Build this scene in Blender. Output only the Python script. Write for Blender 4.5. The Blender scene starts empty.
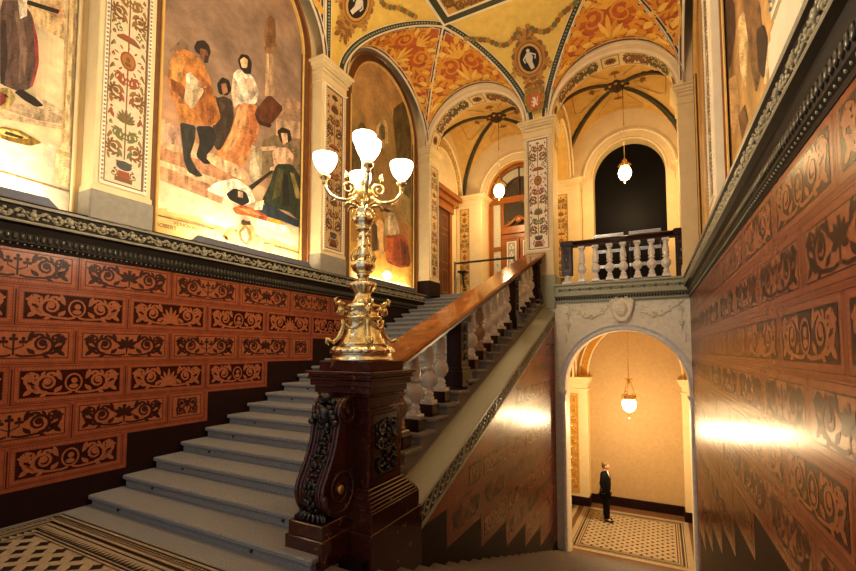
import bpy, bmesh, math, random
from math import sin, cos, pi, sqrt, radians, atan2
from mathutils import Vector as V, Matrix
random.seed(7)
sc = bpy.context.scene
COL = sc.collection

# ------------------------------------------------------------------ camera model
F_PX, YAW, PIT, PYC = 440.0, .4885, .0574, 324.3
cam_d = bpy.data.cameras.new('camera'); cam = bpy.data.objects.new('camera', cam_d); COL.objects.link(cam)
cam_d.sensor_width = 36; cam_d.lens = 36*F_PX/856; cam_d.shift_y = (PYC-285.5)/856
cam_d.clip_start = .05; cam_d.clip_end = 200
Rv = V((cos(YAW), sin(YAW), 0)); Fv = V((-sin(YAW)*cos(PIT), cos(YAW)*cos(PIT), sin(PIT))); Uv = Rv.cross(Fv)
cam.matrix_world = Matrix(((Rv.x, Uv.x, -Fv.x, 0), (Rv.y, Uv.y, -Fv.y, 0), (Rv.z, Uv.z, -Fv.z, 0), (0, 0, 0, 1)))
sc.camera = cam
sc.view_settings.view_transform = 'Standard'; sc.view_settings.look = 'None'
sc.view_settings.gamma = 1; sc.view_settings.use_curve_mapping = False
def pt(u, v, X=None, Y=None, Z=None):
    "measured point of the photograph on a plane of the building (paintings on walls, layout)"
    d = Fv + Rv*((u-428)/F_PX) + Uv*((PYC-v)/F_PX)
    return d*(X/d.x if X is not None else Y/d.y if Y is not None else Z/d.z)

# ------------------------------------------------------------------ materials
def lin(c): return tuple((x/12.92 if x <= .04045 else ((x+.055)/1.055)**2.4) for x in c)
def hx(s): return lin(tuple(int(s[i:i+2], 16)/255 for i in (0, 2, 4)))
MATS = {}
def mat(name, col, rough=.6, metal=0, var=.25, scale=6, bump=0, bscale=40, emit=0, ecol=None, attr=False, coat=0, vein=None, spec=.5, trans=0, aniso=None):
    m = bpy.data.materials.new(name); m.use_nodes = True; nt = m.node_tree; N = nt.nodes; L = nt.links
    b = N['Principled BSDF']; b.inputs['Roughness'].default_value = rough; b.inputs['Metallic'].default_value = metal
    b.inputs['Specular IOR Level'].default_value = spec
    if coat: b.inputs['Coat Weight'].default_value = coat; b.inputs['Coat Roughness'].default_value = .08
    if trans: b.inputs['Transmission Weight'].default_value = trans
    c = hx(col) if isinstance(col, str) else col
    tc = N.new('ShaderNodeTexCoord')
    src = None
    if attr:
        a = N.new('ShaderNodeAttribute'); a.attribute_name = 'Col'; src = a.outputs['Color']
    if var > 0:
        n = N.new('ShaderNodeTexNoise'); n.inputs['Scale'].default_value = scale; n.inputs['Detail'].default_value = 6
        n.inputs['Roughness'].default_value = .65
        L.new(tc.outputs['Object'], n.inputs['Vector'])
        r = N.new('ShaderNodeMapRange'); r.inputs['From Min'].default_value = .3; r.inputs['From Max'].default_value = .7
        r.inputs['To Min'].default_value = 1-var; r.inputs['To Max'].default_value = 1+var
        L.new(n.outputs['Fac'], r.inputs['Value'])
        mx = N.new('ShaderNodeVectorMath'); mx.operation = 'SCALE'
        if src: L.new(src, mx.inputs[0])
        else: mx.inputs[0].default_value = c
        L.new(r.outputs['Result'], mx.inputs['Scale']); out = mx.outputs[0]
        if vein:
            n2 = N.new('ShaderNodeTexNoise'); n2.inputs['Scale'].default_value = vein[1]; n2.inputs['Detail'].default_value = 8; n2.inputs['Distortion'].default_value = 1.5
            L.new(tc.outputs['Object'], n2.inputs['Vector'])
            rp = N.new('ShaderNodeValToRGB'); rp.color_ramp.elements[0].position = vein[2]; rp.color_ramp.elements[1].position = vein[3]
            L.new(n2.outputs['Fac'], rp.inputs['Fac'])
            mm = N.new('ShaderNodeMix'); mm.data_type = 'RGBA'
            L.new(rp.outputs['Color'], mm.inputs['Factor']); L.new(out, mm.inputs['A']); mm.inputs['B'].default_value = (*hx(vein[0]), 1)
            out = mm.outputs['Result']
        L.new(out, b.inputs['Base Color'])
    elif src: L.new(src, b.inputs['Base Color'])
    else: b.inputs['Base Color'].default_value = (*c, 1)
    if bump:
        n3 = N.new('ShaderNodeTexNoise'); n3.inputs['Scale'].default_value = bscale; n3.inputs['Detail'].default_value = 4
        L.new(tc.outputs['Object'], n3.inputs['Vector'])
        bp = N.new('ShaderNodeBump'); bp.inputs['Strength'].default_value = bump; bp.inputs['Distance'].default_value = .01
        L.new(n3.outputs['Fac'], bp.inputs['Height']); L.new(bp.outputs['Normal'], b.inputs['Normal'])
    if emit:
        b.inputs['Emission Color'].default_value = (*(ecol or c), 1); b.inputs['Emission Strength'].default_value = emit
    MATS[name] = m; return m
mat('tile', '8c472b', .27, var=.2, scale=9, bump=.02, bscale=60, spec=.34)
mat('tile_dark', '34130b', .27, var=.3, scale=9, bump=.02, bscale=60, spec=.2)
mat('tile_light', '965534', .27, var=.2, scale=20, bump=.02, bscale=80, spec=.34)
mat('tile_joint', '34130b', .35, spec=.2, var=.2)
mat('maroon', '1e0807', .5, spec=.18, var=.35, scale=8, bump=.06, bscale=30)
mat('granite', '868583', .75, var=.36, scale=60, bump=.15, bscale=250)
mat('granite_brown', '6a5b4e', .6, var=.4, scale=60, bump=.2, bscale=250)
mat('olive', '9fa087', .45, var=.15, scale=60)
mat('stone', 'f0ebd8', .55, var=.12, scale=12, bump=.1, bscale=60)
mat('marble_grey', 'e6e6e4', .3, var=.15, scale=10)
mat('cream', 'e4cf9f', .55, var=.08, scale=3)
mat('cream_light', 'f0e4c6', .5, var=.08, scale=3)
mat('ochre', 'd4a24c', .6, var=.16, scale=4)
mat('gold_wall', 'dcb565', .6, var=.14, scale=5)
mat('yellow', 'e8c560', .6, var=.12, scale=5)
mat('orange', 'c25c1e', .6, var=.3, scale=5)
mat('green', '333a22', .6, var=.3, scale=14)
mat('brown_paint', '6b431c', .6, var=.25, scale=6)
mat('dark_paint', '38200f', .6, var=.25, scale=6)
mat('paint', 'ffffff', .7, var=.10, scale=14, attr=True)
mat('fresco', 'ffffff', .75, var=.14, scale=7, attr=True)
mat('relief_bronze', '9d9478', .32, metal=.0, var=.4, scale=30, bump=.3, bscale=60)
mat('relief_dark', '3c3626', .3, var=.4, scale=30, bump=.3, bscale=60)
mat('cornice_dark', '1e150e', .6, spec=.2, var=.25, scale=10)
mat('cornice_grey', '8c8672', .45, var=.2, scale=20)
mat('grey_plaster', '8f8a7c', .7, var=.15, scale=12)
mat('red_marble', '3e1a13', .12, coat=.4, var=.45, scale=14, vein=('8a5a48', 7, .64, .72), spec=.6)
mat('black_metal', '15100d', .22, metal=0, spec=.7, var=.3, scale=30, bump=.2, bscale=60)
mat('rail_marble', '8c5228', .1, var=.35, scale=3, vein=('b98a5c', 3, .62, .74), spec=.6)
mat('rail_dark', '28110b', .34, spec=.25, var=.4, scale=10)
mat('white_marble', 'e2e0dd', .25, var=.16, scale=9, vein=('8e8c90', 5, .56, .72))
mat('brown_marble', 'a4846a', .25, var=.3, scale=9, vein=('5c4030', 6, .52, .70))
mat('brass', (.80, .62, .30), .25, metal=1, var=.2, scale=20, bump=.25, bscale=50)
mat('brass_pale', (.90, .80, .52), .2, metal=1, var=.35, scale=20, bump=.3, bscale=60)
mat('gold', (.95, .62, .18), .3, metal=1, var=.2, scale=30)
mat('glass_lit', 'fff2d8', .4, var=0, emit=9, ecol=(1, .84, .58))
mat('globe_lit', 'fff2d8', .4, var=0, emit=9, ecol=(1, .74, .38))
mat('wood', '8a4d18', .35, var=.3, scale=3, bump=.1, bscale=20)
mat('wood_dark', '4a2610', .4, var=.3, scale=3)
mat('pane', '3e3a30', .08, var=.2, spec=.6)
mat('night', '060403', .5, var=.3, scale=30, spec=.10)
mat('frosted', 'b9b7a0', .4, var=.2, scale=20)
mat('etched', '8f8e8c', .4, var=.1)
mat('chrome', 'c9c9c9', .2, metal=1, var=0)
mat('black', '0b0b0c', .5, var=.1)
mat('slate', '5d6070', .6, var=.12, scale=12)
mat('floor_cream', 'ab9a7c', .4, var=.22, scale=20)
mat('floor_dark', '16110e', .4, var=.2, scale=20)
mat('floor_brown', '6a4c34', .4, var=.2, scale=20)
mat('plaster_beige', 'b99b6c', .75, var=.10, scale=12, bump=.25, bscale=90)
mat('gold_relief', 'c69538', .5, var=.3, scale=14, bump=.4, bscale=40)
mat('suit', '08080a', .8, var=.1, spec=.15)
mat('skin', 'c08e6c', .5, var=.05)
mat('shirt', 'd8d4cc', .7, var=.05)
mat('hair', '7a5a3a', .6, var=.2, scale=60)
mat('tie', '5c1416', .6, var=.1)
mat('shoe', '0a0808', .25, var=0)

# ------------------------------------------------------------------ mesh builder
class MB:
    def __init__(s, O=(0, 0, 0)): s.v = []; s.f = []; s.m = []; s.c = []; s.sm = []; s.O = V(O); s.mats = []
    def mi(s, m):
        if m not in s.mats: s.mats.append(m)
        return s.mats.index(m)
    def vert(s, p): s.v.append(V(p)-s.O); return len(s.v)-1
    def face(s, pts, m, col=(1, 1, 1), smooth=False):
        i = [s.vert(p) for p in pts]; s.f.append(i); s.m.append(s.mi(m)); s.c.append(col); s.sm.append(smooth)
    def idx(s, i, m, col=(1, 1, 1), smooth=False):
        s.f.append(list(i)); s.m.append(s.mi(m)); s.c.append(col); s.sm.append(smooth)
    def box(s, x0, x1, y0, y1, z0, z1, m, b=0):
        if b:
            b = min(b, abs(x1-x0)/3, abs(y1-y0)/3, abs(z1-z0)/3)
            bm = bmesh.new(); bmesh.ops.create_cube(bm, size=1)
            for v in bm.verts: v.co = V((x0+(v.co.x+.5)*(x1-x0), y0+(v.co.y+.5)*(y1-y0), z0+(v.co.z+.5)*(z1-z0)))
            bmesh.ops.bevel(bm, geom=bm.edges[:], offset=b, segments=1, affect='EDGES')
            k = len(s.v); bm.verts.index_update()
            for v in bm.verts: s.v.append(v.co.copy()-s.O)
            for f in bm.faces: s.idx([k+v.index for v in f.verts], m)
            bm.free(); return
        k = len(s.v)
        for z in (z0, z1):
            for x, y in ((x0, y0), (x1, y0), (x1, y1), (x0, y1)): s.vert((x, y, z))
        for q in ((3, 2, 1, 0), (4, 5, 6, 7), (0, 1, 5, 4), (1, 2, 6, 5), (2, 3, 7, 6), (3, 0, 4, 7)): s.idx([k+j for j in q], m)
    def lathe(s, prof, m, c=(0, 0, 0), n=20, mod=None, sq=False, smooth=True, ax=None):
        """prof: (r, z[, mat]) ; mod(theta, r, z) -> r"""
        k = len(s.v); C = V(c)
        if sq: n = 4
        for e in prof:
            r, z = e[0], e[1]
            for j in range(n):
                a = 2*pi*j/n + (pi/4 if sq else 0); rr = r*(sqrt(2) if sq else 1)
                if mod: rr = mod(a, rr, z)
                p = V((rr*cos(a), rr*sin(a), z))
                if ax: p = ax @ p
                s.vert(C+p)
        for i in range(len(prof)-1):
            mm = prof[i][2] if len(prof[i]) > 2 else m
            for j in range(n):
                s.idx((k+i*n+j, k+i*n+(j+1) % n, k+(i+1)*n+(j+1) % n, k+(i+1)*n+j), mm, smooth=smooth and not sq)
        s.idx([k+j for j in range(n)][::-1], m); s.idx([k+(len(prof)-1)*n+j for j in range(n)], m)
    def tube(s, pts, r, m, n=8, col=(1, 1, 1)):
        pts = [V(p) for p in pts]; k = len(s.v); N_ = len(pts)
        up = V((0, 0, 1)); prev = None
        for i, p in enumerate(pts):
            t = (pts[min(i+1, N_-1)]-pts[max(i-1, 0)]).normalized()
            if prev is None:
                a = up if abs(t.z) < .9 else V((1, 0, 0)); x = t.cross(a).normalized()
            else:
                x = (prev - t*prev.dot(t))
                x = x.normalized() if x.length > 1e-6 else t.cross(V((1, 0, 0))).normalized()
            prev = x; y = t.cross(x); rr = r[i] if isinstance(r, (list, tuple)) else r
            for j in range(n):
                a = 2*pi*j/n; s.vert(p + x*rr*cos(a) + y*rr*sin(a))
        for i in range(N_-1):
            for j in range(n): s.idx((k+i*n+j, k+i*n+(j+1) % n, k+(i+1)*n+(j+1) % n, k+(i+1)*n+j), m, col, True)
        s.idx([k+j for j in range(n)][::-1], m, col); s.idx([k+(N_-1)*n+j for j in range(n)], m, col)
    def ball(s, c, r, m, n=8, sc_=(1, 1, 1), rot=None, col=(1, 1, 1)):
        k = len(s.v); R_ = n; C = V(c)
        for i in range(1, R_):
            ph = pi*i/R_
            for j in range(n*2):
                a = pi*j/n; p = V((sin(ph)*cos(a)*sc_[0], sin(ph)*sin(a)*sc_[1], cos(ph)*sc_[2]))*r
                if rot: p = rot @ p
                s.vert(C+p)
        M = n*2
        for i in range(R_-2):
            for j in range(M): s.idx((k+i*M+j, k+(i+1)*M+j, k+(i+1)*M+(j+1) % M, k+i*M+(j+1) % M), m, col, True)
        tp = V((0, 0, sc_[2]*r)); bt = -tp
        if rot: tp = rot@tp; bt = rot@bt
        t = s.vert(C+tp); b = s.vert(C+bt)
        for j in range(M):
            s.idx((t, k+j, k+(j+1) % M), m, col, True); s.idx((b, k+(R_-2)*M+(j+1) % M, k+(R_-2)*M+j), m, col, True)
    def prism(s, poly, ext, m, smooth=False):
        "poly: list of 3D pts, ext: extrusion vector"
        e = V(ext); n = len(poly); k = len(s.v)
        for p in poly: s.vert(p)
        for p in poly: s.vert(V(p)+e)
        s.idx(range(k, k+n), m); s.idx(list(range(k+n, k+2*n))[::-1], m)
        for i in range(n): s.idx((k+i, k+n+i, k+n+(i+1) % n, k+(i+1) % n), m, smooth=smooth)
    def build(s, name, parent=None, recalc=True):
        me = bpy.data.meshes.new(name); me.from_pydata([tuple(v) for v in s.v], [], s.f)
        for m in s.mats: me.materials.append(MATS[m])
        me.polygons.foreach_set('material_index', s.m); me.polygons.foreach_set('use_smooth', s.sm)
        if any(c != (1, 1, 1) for c in s.c):
            ca = me.color_attributes.new('Col', 'FLOAT_COLOR', 'CORNER'); buf = []
            for f, c in zip(s.f, s.c): buf += [c[0], c[1], c[2], 1.0]*len(f)
            ca.data.foreach_set('color', buf)
        if recalc:
            bm = bmesh.new(); bm.from_mesh(me); bmesh.ops.recalc_face_normals(bm, faces=bm.faces[:]); bm.to_mesh(me); bm.free()
        me.update()
        o = bpy.data.objects.new(name, me); COL.objects.link(o)
        if parent: o.parent = parent
        else: o.location = s.O
        return o
def thing(name, label, cat, loc=(0, 0, 0), group=None, rz=0):
    o = bpy.data.objects.new(name, None); COL.objects.link(o); o.location = loc; o.rotation_euler.z = rz
    o.empty_display_size = .1; o['label'] = label; o['category'] = cat
    if group: o['group'] = group
    return o
def tag(o, label, cat, group=None, kind=None):
    o['label'] = label; o['category'] = cat
    if group: o['group'] = group
    if kind: o['kind'] = kind
    return o
def struct(o, label=None, cat='structure'):
    o['kind'] = 'structure'
    if label: o['label'] = label; o['category'] = cat
    return o
def dup(root, loc=None, label=None):
    r = root.copy(); COL.objects.link(r)
    if loc is not None: r.location = loc
    if label: r['label'] = label
    for ch in list(root.children):
        c = ch.copy(); COL.objects.link(c); c.parent = r
        for g in ch.children:
            d = g.copy(); COL.objects.link(d); d.parent = c
    return r

# ------------------------------------------------------------------ flat ornament toolkit
class Pl:
    "a placed 2D panel: maps (u, v, lift) to space"
    def __init__(s, O, eu, ev, n): s.O = V(O); s.eu = V(eu); s.ev = V(ev); s.n = V(n)
    def __call__(s, u, v, h=0): return s.O + s.eu*u + s.ev*v + s.n*h
_q = [0]
def lay(h):
    _q[0] = (_q[0]+1) % 11; return h+_q[0]*.00022
def ribbon(mb, f, pts, w, m, col=(1, 1, 1), h=.002):
    h = lay(h)
    n = len(pts); L_ = []; R_ = []
    for i, (x, y) in enumerate(pts):
        a = pts[max(i-1, 0)]; b = pts[min(i+1, n-1)]; dx, dy = b[0]-a[0], b[1]-a[1]; l = math.hypot(dx, dy) or 1
        ww = (w[i] if isinstance(w, list) else w)/2
        L_.append((x-dy/l*ww, y+dx/l*ww)); R_.append((x+dy/l*ww, y-dx/l*ww))
    k = len(mb.v)
    for a, b in zip(L_, R_): mb.vert(f(*a, h)); mb.vert(f(*b, h))
    for i in range(n-1): mb.idx((k+2*i, k+2*i+1, k+2*i+3, k+2*i+2), m, col)
def leaf(mb, f, x, y, a, l, w, m, col=(1, 1, 1), h=.002, curl=0):
    P = []; h = lay(h)
    for s_, pr in ((1, ((0, .15), (.3, .8), (.6, 1), (.85, .6), (1, 0))), (-1, ((.85, .6), (.6, 1), (.3, .8), (0, .15)))):
        for t, q in pr:
            cx, cy = t*l, s_*q*w/2 + curl*l*t*t; P.append((x+cx*cos(a)-cy*sin(a), y+cx*sin(a)+cy*cos(a)))
    mb.face([f(u, v, h) for u, v in P], m, col)
def disc(mb, f, x, y, r, m, col=(1, 1, 1), h=.002, n=12, ry=None):
    h = lay(h)
    if n >= 20:
        ry = ry or r
        for j in range(4):
            a, b = j/4, (j+1)/4
            for i in range(n):
                t, u = 2*pi*i/n, 2*pi*(i+1)/n; q = lambda k, w: f(x+r*k*cos(w), y+ry*k*sin(w), h)
                mb.face([q(a, t), q(b, t), q(b, u), q(a, u)] if j else [q(0, 0), q(b, t), q(b, u)], m, col)
        return
    mb.face([f(x+r*cos(2*pi*i/n), y+(ry or r)*sin(2*pi*i/n), h) for i in range(n)], m, col)
def rect(mb, f, x0, x1, y0, y1, m, col=(1, 1, 1), h=0):
    mb.face([f(x0, y0, h), f(x1, y0, h), f(x1, y1, h), f(x0, y1, h)], m, col)
def frame(mb, f, x0, x1, y0, y1, w, m, col=(1, 1, 1), h=.002):
    rect(mb, f, x0, x1, y0, y0+w, m, col, h); rect(mb, f, x0, x1, y1-w, y1, m, col, h)
    rect(mb, f, x0, x0+w, y0+w, y1-w, m, col, h); rect(mb, f, x1-w, x1, y0+w, y1-w, m, col, h)
def spiral(cx, cy, r, a0, turns, d=1, n=16, end=.18):
    return [(cx+r*(1-(1-end)*t)*cos(a0+d*2*pi*turns*t), cy+r*(1-(1-end)*t)*sin(a0+d*2*pi*turns*t)) for t in [i/n for i in range(n+1)]]
def scroll(mb, f, cx, cy, r, a0, turns, d, w, m, col=(1, 1, 1), leaves=5, h=.002, n=14):
    p = spiral(cx, cy, r, a0, turns, d, n)
    ribbon(mb, f, p, [w*(1-.6*i/n) for i in range(n+1)], m, col, h)
    disc(mb, f, p[-1][0], p[-1][1], w*1.0, m, col, h, 8)
    for i in range(leaves):
        t = i/max(leaves, 1)*.55/turns; a = a0+d*2*pi*turns*t; rr = r*(1-.82*t)
        leaf(mb, f, cx+rr*cos(a), cy+rr*sin(a), a+d*.9, r*.62, r*.30, m, col, h, curl=d*.25)
def motif(mb, f, cx, cy, w, hh, kind, m, col=(1, 1, 1), h=.002):
    "symmetric arabesque filling w x hh"
    r = min(hh*.36, w*.17)
    if kind == 'tall':
        for s in (-1, 1):
            scroll(mb, f, cx+s*w*.22, cy-hh*.20, w*.20, pi/2-s*.3, 1.2, -s, w*.08, m, col, 2, h, 9)
            scroll(mb, f, cx+s*w*.20, cy+hh*.20, w*.19, -pi/2+s*.3, 1.1, s, w*.08, m, col, 2, h, 9)
            ribbon(mb, f, [(cx+s*w*.05, cy-hh*.42), (cx+s*w*.16, cy-hh*.1), (cx+s*w*.05, cy+hh*.1), (cx+s*w*.1, cy+hh*.42)], w*.07, m, col, h)
        leaf(mb, f, cx, cy-hh*.1, pi/2, hh*.45, w*.14, m, col, h); return
    for s in (-1, 1):
        x1 = cx+s*w*.265; x2 = cx+s*w*.43
        stem = [(cx+s*w*.02, cy-hh*.40), (cx+s*w*.08, cy-hh*.46), (cx+s*w*.17, cy-hh*.45), (x1, cy-hh*.41)]
        ribbon(mb, f, stem, hh*.09, m, col, h)
        scroll(mb, f, x1, cy+hh*.01, hh*.42, -pi/2, 1.5, s, hh*.15, m, col, 7, h, 15)
        scroll(mb, f, x2, cy+hh*.20, hh*.20, pi*.5-s*pi*.5, 1.1, s, hh*.11, m, col, 4, h, 9)
        for (lx, ly, ax, ay, ll) in ((.36, -.34, .8, .5, .5), (.40, -.15, .5, -.8, .42), (.125, .12, .5, .8, .46), (.12, -.12, .5, -.8, .36), (.455, -.06, .3, .9, .34), (.15, .30, .9, .3, .34), (.36, .40, .9, .0, .3), (.19, -.40, -.3, .9, .26)):
            leaf(mb, f, cx+s*w*lx, cy+hh*ly, atan2(ay, s*ax), hh*ll, hh*ll*.46, m, col, h, s*.2)
    if kind == 0:
        for k in range(9): leaf(mb, f, cx, cy-hh*.42, pi/2+(k-4)*.36, hh*(.88-.10*abs(k-4)), hh*.16, m, col, h)
    elif kind == 1:
        ribbon(mb, f, [(cx+hh*.30*cos(i*pi/8), cy+hh*.36*sin(i*pi/8)) for i in range(17)], hh*.07, m, col, h)
        disc(mb, f, cx+hh*.02, cy+hh*.08, hh*.12, m, col, h); disc(mb, f, cx, cy-hh*.16, hh*.17, m, col, h, ry=hh*.10)
    elif kind == 2:
        ribbon(mb, f, [(cx, cy-hh*.42), (cx, cy+hh*.3)], hh*.07, m, col, h)
        for s in (-1, 0, 1):
            x = cx+s*w*.085; y = cy+hh*(.28 if s == 0 else .16)
            if s: ribbon(mb, f, [(cx, cy-hh*.2), (x, cy-hh*.05), (x, y)], hh*.05, m, col, h)
            for a in (90, 210, 330): leaf(mb, f, x, y, radians(a), hh*.17, hh*.14, m, col, h)
    else:
        for s in (-1, 1):
            for a, l in ((.9, .42), (.25, .5), (-.5, .42)): leaf(mb, f, cx, cy, atan2(a, s), hh*l, hh*.2, m, col, h, s*.15)
        ribbon(mb, f, [(cx, cy-hh*.42), (cx, cy+hh*.42)], [hh*.05, hh*.16], m, col, h)
BR = hx('7a5630'); OL = hx('6e7040'); RD = hx('9a5030'); SL = hx('4a4a48'); GD = hx('a9762c'); TN = hx('8f6a36')
def candelabra_panel(mb, f, w, hgt, bg, dark=False, sep=True, seed=0, detail=1.0, pal=None):
    "painted grotesque on a tall pilaster field, bottom at v=0"
    rnd = random.Random(seed); pal = (pal or [BR, OL, BR, RD, OL, BR, TN]); pal = (pal*3)[:max(7, len(pal))]
    rect(mb, f, -w/2, w/2, 0, hgt, 'paint', bg, .001)
    frame(mb, f, -w/2, w/2, 0, hgt, w*.05, 'paint', pal[0], .002)
    y = w*.12; P = pal
    # urn
    rect(mb, f, -w*.22, w*.22, y, y+w*.12, 'paint', P[0], .003); rect(mb, f, -w*.14, w*.14, y+w*.12, y+w*.3, 'paint', P[3], .003)
    for s in (-1, 1): scroll(mb, f, s*w*.25, y+w*.2, w*.12, pi/2, 1, s, w*.04, 'paint', P[0], 2, .003, 8)
    disc(mb, f, 0, y+w*.45, w*.2, 'paint', SL, .003, 12, w*.13); rect(mb, f, -w*.2, w*.2, y+w*.5, y+w*.56, 'paint', P[0], .004)
    y += w*.62; ribbon(mb, f, [(0, y), (0, hgt-w*.2)], w*.035, 'paint', P[0], .0025)
    k = 0
    while y < hgt-w*.8:
        c1, c2 = P[k % len(P)], P[(k+1) % len(P)]; kind = k % 5
        if kind in (0, 2):
            for s in (-1, 1):
                scroll(mb, f, s*w*.24, y+w*.28, w*.20, -pi/2-s*.6, 1.35, s, w*.075, 'paint', c1, 7, .003, 12)
                scroll(mb, f, s*w*.21, y+w*.66, w*.16, -pi/2-s*.8, 1.2, -s, w*.06, 'paint', c2, 5, .003, 10)
                for q in range(4): leaf(mb, f, s*w*.06, y+w*(.05+.22*q), pi/2-s*(.5+.2*q), w*.26, w*.11, 'paint', (c2, TN)[q % 2], .003)
                leaf(mb, f, s*w*.42, y+w*.45, pi/2+s*.3, w*.2, w*.07, 'paint', TN, .003); leaf(mb, f, s*w*.42, y+w*.1, -pi/2-s*.3, w*.2, w*.07, 'paint', TN, .003)
            y += w*.92
        elif kind == 1:
            for q in range(9): leaf(mb, f, 0, y+w*.08, pi/2+(q-4)*.3, w*(.42-.04*abs(q-4)), w*.085, 'paint', c1 if q % 2 else c2, .003)
            for s in (-1, 1):
                leaf(mb, f, s*w*.3, y+w*.12, pi/2-s*.4, w*.2, w*.1, 'paint', RD, .003); disc(mb, f, s*w*.36, y+w*.42, w*.035, 'paint', RD, .003, 8)
            y += w*.6
        elif kind == 3:
            disc(mb, f, 0, y+w*.3, w*.2, 'paint', P[3], .003, 16, w*.26); disc(mb, f, 0, y+w*.3, w*.15, 'paint', GD, .004, 16, w*.2)
            disc(mb, f, 0, y+w*.34, w*.06, 'paint', BR, .005, 10, w*.07); disc(mb, f, 0, y+w*.2, w*.09, 'paint', BR, .005, 10, w*.06)
            for q in range(10):
                a = q*pi/5+.3; leaf(mb, f, .24*w*cos(a), y+w*.3+.3*w*sin(a), a, w*.13, w*.05, 'paint', RD, .003)
            y += w*.72
        else:
            rect(mb, f, -w*.3, w*.3, y+w*.1, y+w*.16, 'paint', c2, .003)
            f2 = lambda u, v, h=0: f(u, v, h)
            mb.face([f(-w*.3, y+w*.16, .003), f(w*.3, y+w*.16, .003), f(w*.14, y+w*.28, .003), f(-w*.14, y+w*.28, .003)], 'paint', RD)
            for s in (-1, 1): scroll(mb, f, s*w*.22, y+w*.38, w*.12, pi/2, 1, -s, w*.04, 'paint', c1, 3, .003, 9)
            y += w*.56
        k += 1
    yy = w*.9; kq = 0
    while yy < hgt-w*.3:
        for s in (-1, 1):
            leaf(mb, f, s*w*.44, yy, pi/2+s*(.5 if kq % 2 else -.4), w*.17, w*.06, 'paint', (TN, P[kq % len(P)])[kq % 2], .003)
            scroll(mb, f, s*w*.38, yy+w*.12, w*.06, pi/2, 1.0, s, w*.03, 'paint', P[(kq+2) % len(P)], 2, .003, 7)
        yy += w*.31; kq += 1
    for q in range(5): leaf(mb, f, 0, y, pi/2+(q-2)*.5, min(w*.4, hgt-y-.08), w*.1, 'paint', P[0], .003)

# ================================================================== levels and plan (metres; z = 0 at eye height)
ZL, ZG, ZU = -1.9, -5.23, 1.70            # landing, ground hall, gallery
XL, XLU = -6.26, -6.40                    # dado face, upper wall face (left)
XC = -2.43                                # face of the middle wall
YE = 11.45                                # end wall
SK = .02                                  # the right wall runs very slightly out of square
def xr(y): return .81 - SK*y
ROW = .442

# ------------------------------------------------------------------ encaustic tile courses
def tile(mb, f, u0, u1, z0, z1, kind, dark, full, core=True):
    g = .007; mb_ = mb
    rect(mb_, f, u0+g, u1-g, z0+g, z1-g, 'tile', h=.006)
    w, h = u1-u0, z1-z0; b = .068
    frame(mb_, f, u0+.020, u1-.020, z0+.020, z1-.020, .005, 'tile_joint', h=.0075)
    if core:
        n = int((w-.1)/.034)
        for i in range(n):
            x = u0+.05+(w-.1)*(i+.5)/n
            for z in (z0+.044, z1-.050): rect(mb_, f, x-.009, x+.007, z-.007, z+.010, 'tile_light', h=.0075)
        for i in range(int((h-.12)/.034)):
            z = z0+.07+i*.034
            for x in (u0+.044, u1-.050): rect(mb_, f, x-.008, x+.009, z-.009, z+.007, 'tile_light', h=.0075)
    rect(mb_, f, u0+b, u1-b, z0+b, z1-b, 'tile_joint', h=.0075)
    rect(mb_, f, u0+b+.01, u1-b-.01, z0+b+.01, z1-b-.01, 'tile_dark' if dark else 'tile_light', h=.009)
    motif(mb_, f, (u0+u1)/2, (z0+z1)/2, w-2*b-.04, h-2*b-.03, kind if full else 'tall', 'tile_light' if dark else 'tile_joint', h=.011)
def tile_row(mb, f, ua, ub, z0, L_, j0, dark, kinds, core=True):
    k = math.floor((ua-j0)/L_)
    while j0+k*L_ < ub-.05:
        a, b = max(j0+k*L_, ua), min(j0+(k+1)*L_, ub)
        if b-a > .25: tile(mb, f, a, b, z0, z0+ROW, kinds[k % len(kinds)], dark, b-a > .8*L_, core)
        k += 1

# left dado
mb = MB(); f = Pl((XL, 0, 0), (0, 1, 0), (0, 0, 1), (.3, 0, 0))
mb.box(XL-.5, XL, -2.0, 11.41, ZL-.3, 1.66, 'maroon')
for r in range(6):
    zb = .716-ROW*r; end = 3.28+1.155*(5-r)
    rect(mb, f, -2, end+.05, zb-(.05), zb+ROW, 'tile_joint', h=.003)
    rect(mb, f, -2, end+.045, zb-.045, zb, 'tile', h=.004); rect(mb, f, end, end+.045, zb-.045, zb+ROW-.045, 'tile', h=.0045)
    tile_row(mb, f, -2, end, zb, 1.155, 2.70 if r % 2 == 0 else 2.1225, r % 2 == 1, [3, 2] if r % 2 == 0 else [1, 0])
struct(mb.build('wall_left', recalc=False))
# right dado (full height: it also lines the descending flight)
mb = MB(); mb.box(0, .5, -2.0, 12.2, ZG, 1.7, 'maroon')
f = Pl((0, 0, 0), (0, 1, 0), (0, 0, 1), (-.3, 0, 0)); LR = 1.175
for r in range(13):
    zb = .742-ROW*r
    end = 13 if zb > -1.55 else 0
    # tiles reach down to a stepped plinth that follows the descending flight
    start = -2.0 if zb > -1.5 else 4.96+LR*((-1.40-.442-zb)/ROW-.0)-LR*.0
    if zb < -4.6: break
    start = max(-2.0, start) if zb > -1.5 else min(start, 11.0)
    rect(mb, f, start-.04, YE+.05, zb-.04, zb+ROW, 'tile_joint', h=.003); rect(mb, f, start-.035, YE+.05, zb-.035, zb+ROW, 'tile', h=.004)
    if zb < -1.5: rect(mb, f, start-.04, start, zb, zb+ROW, 'tile', h=.0045)
    tile_row(mb, f, start, YE+.05, zb, LR, (2.135 if r % 2 == 1 else 2.72), r % 2 == 0, [3, 2, 3] if r % 2 == 1 else [1, 0], True)
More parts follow.
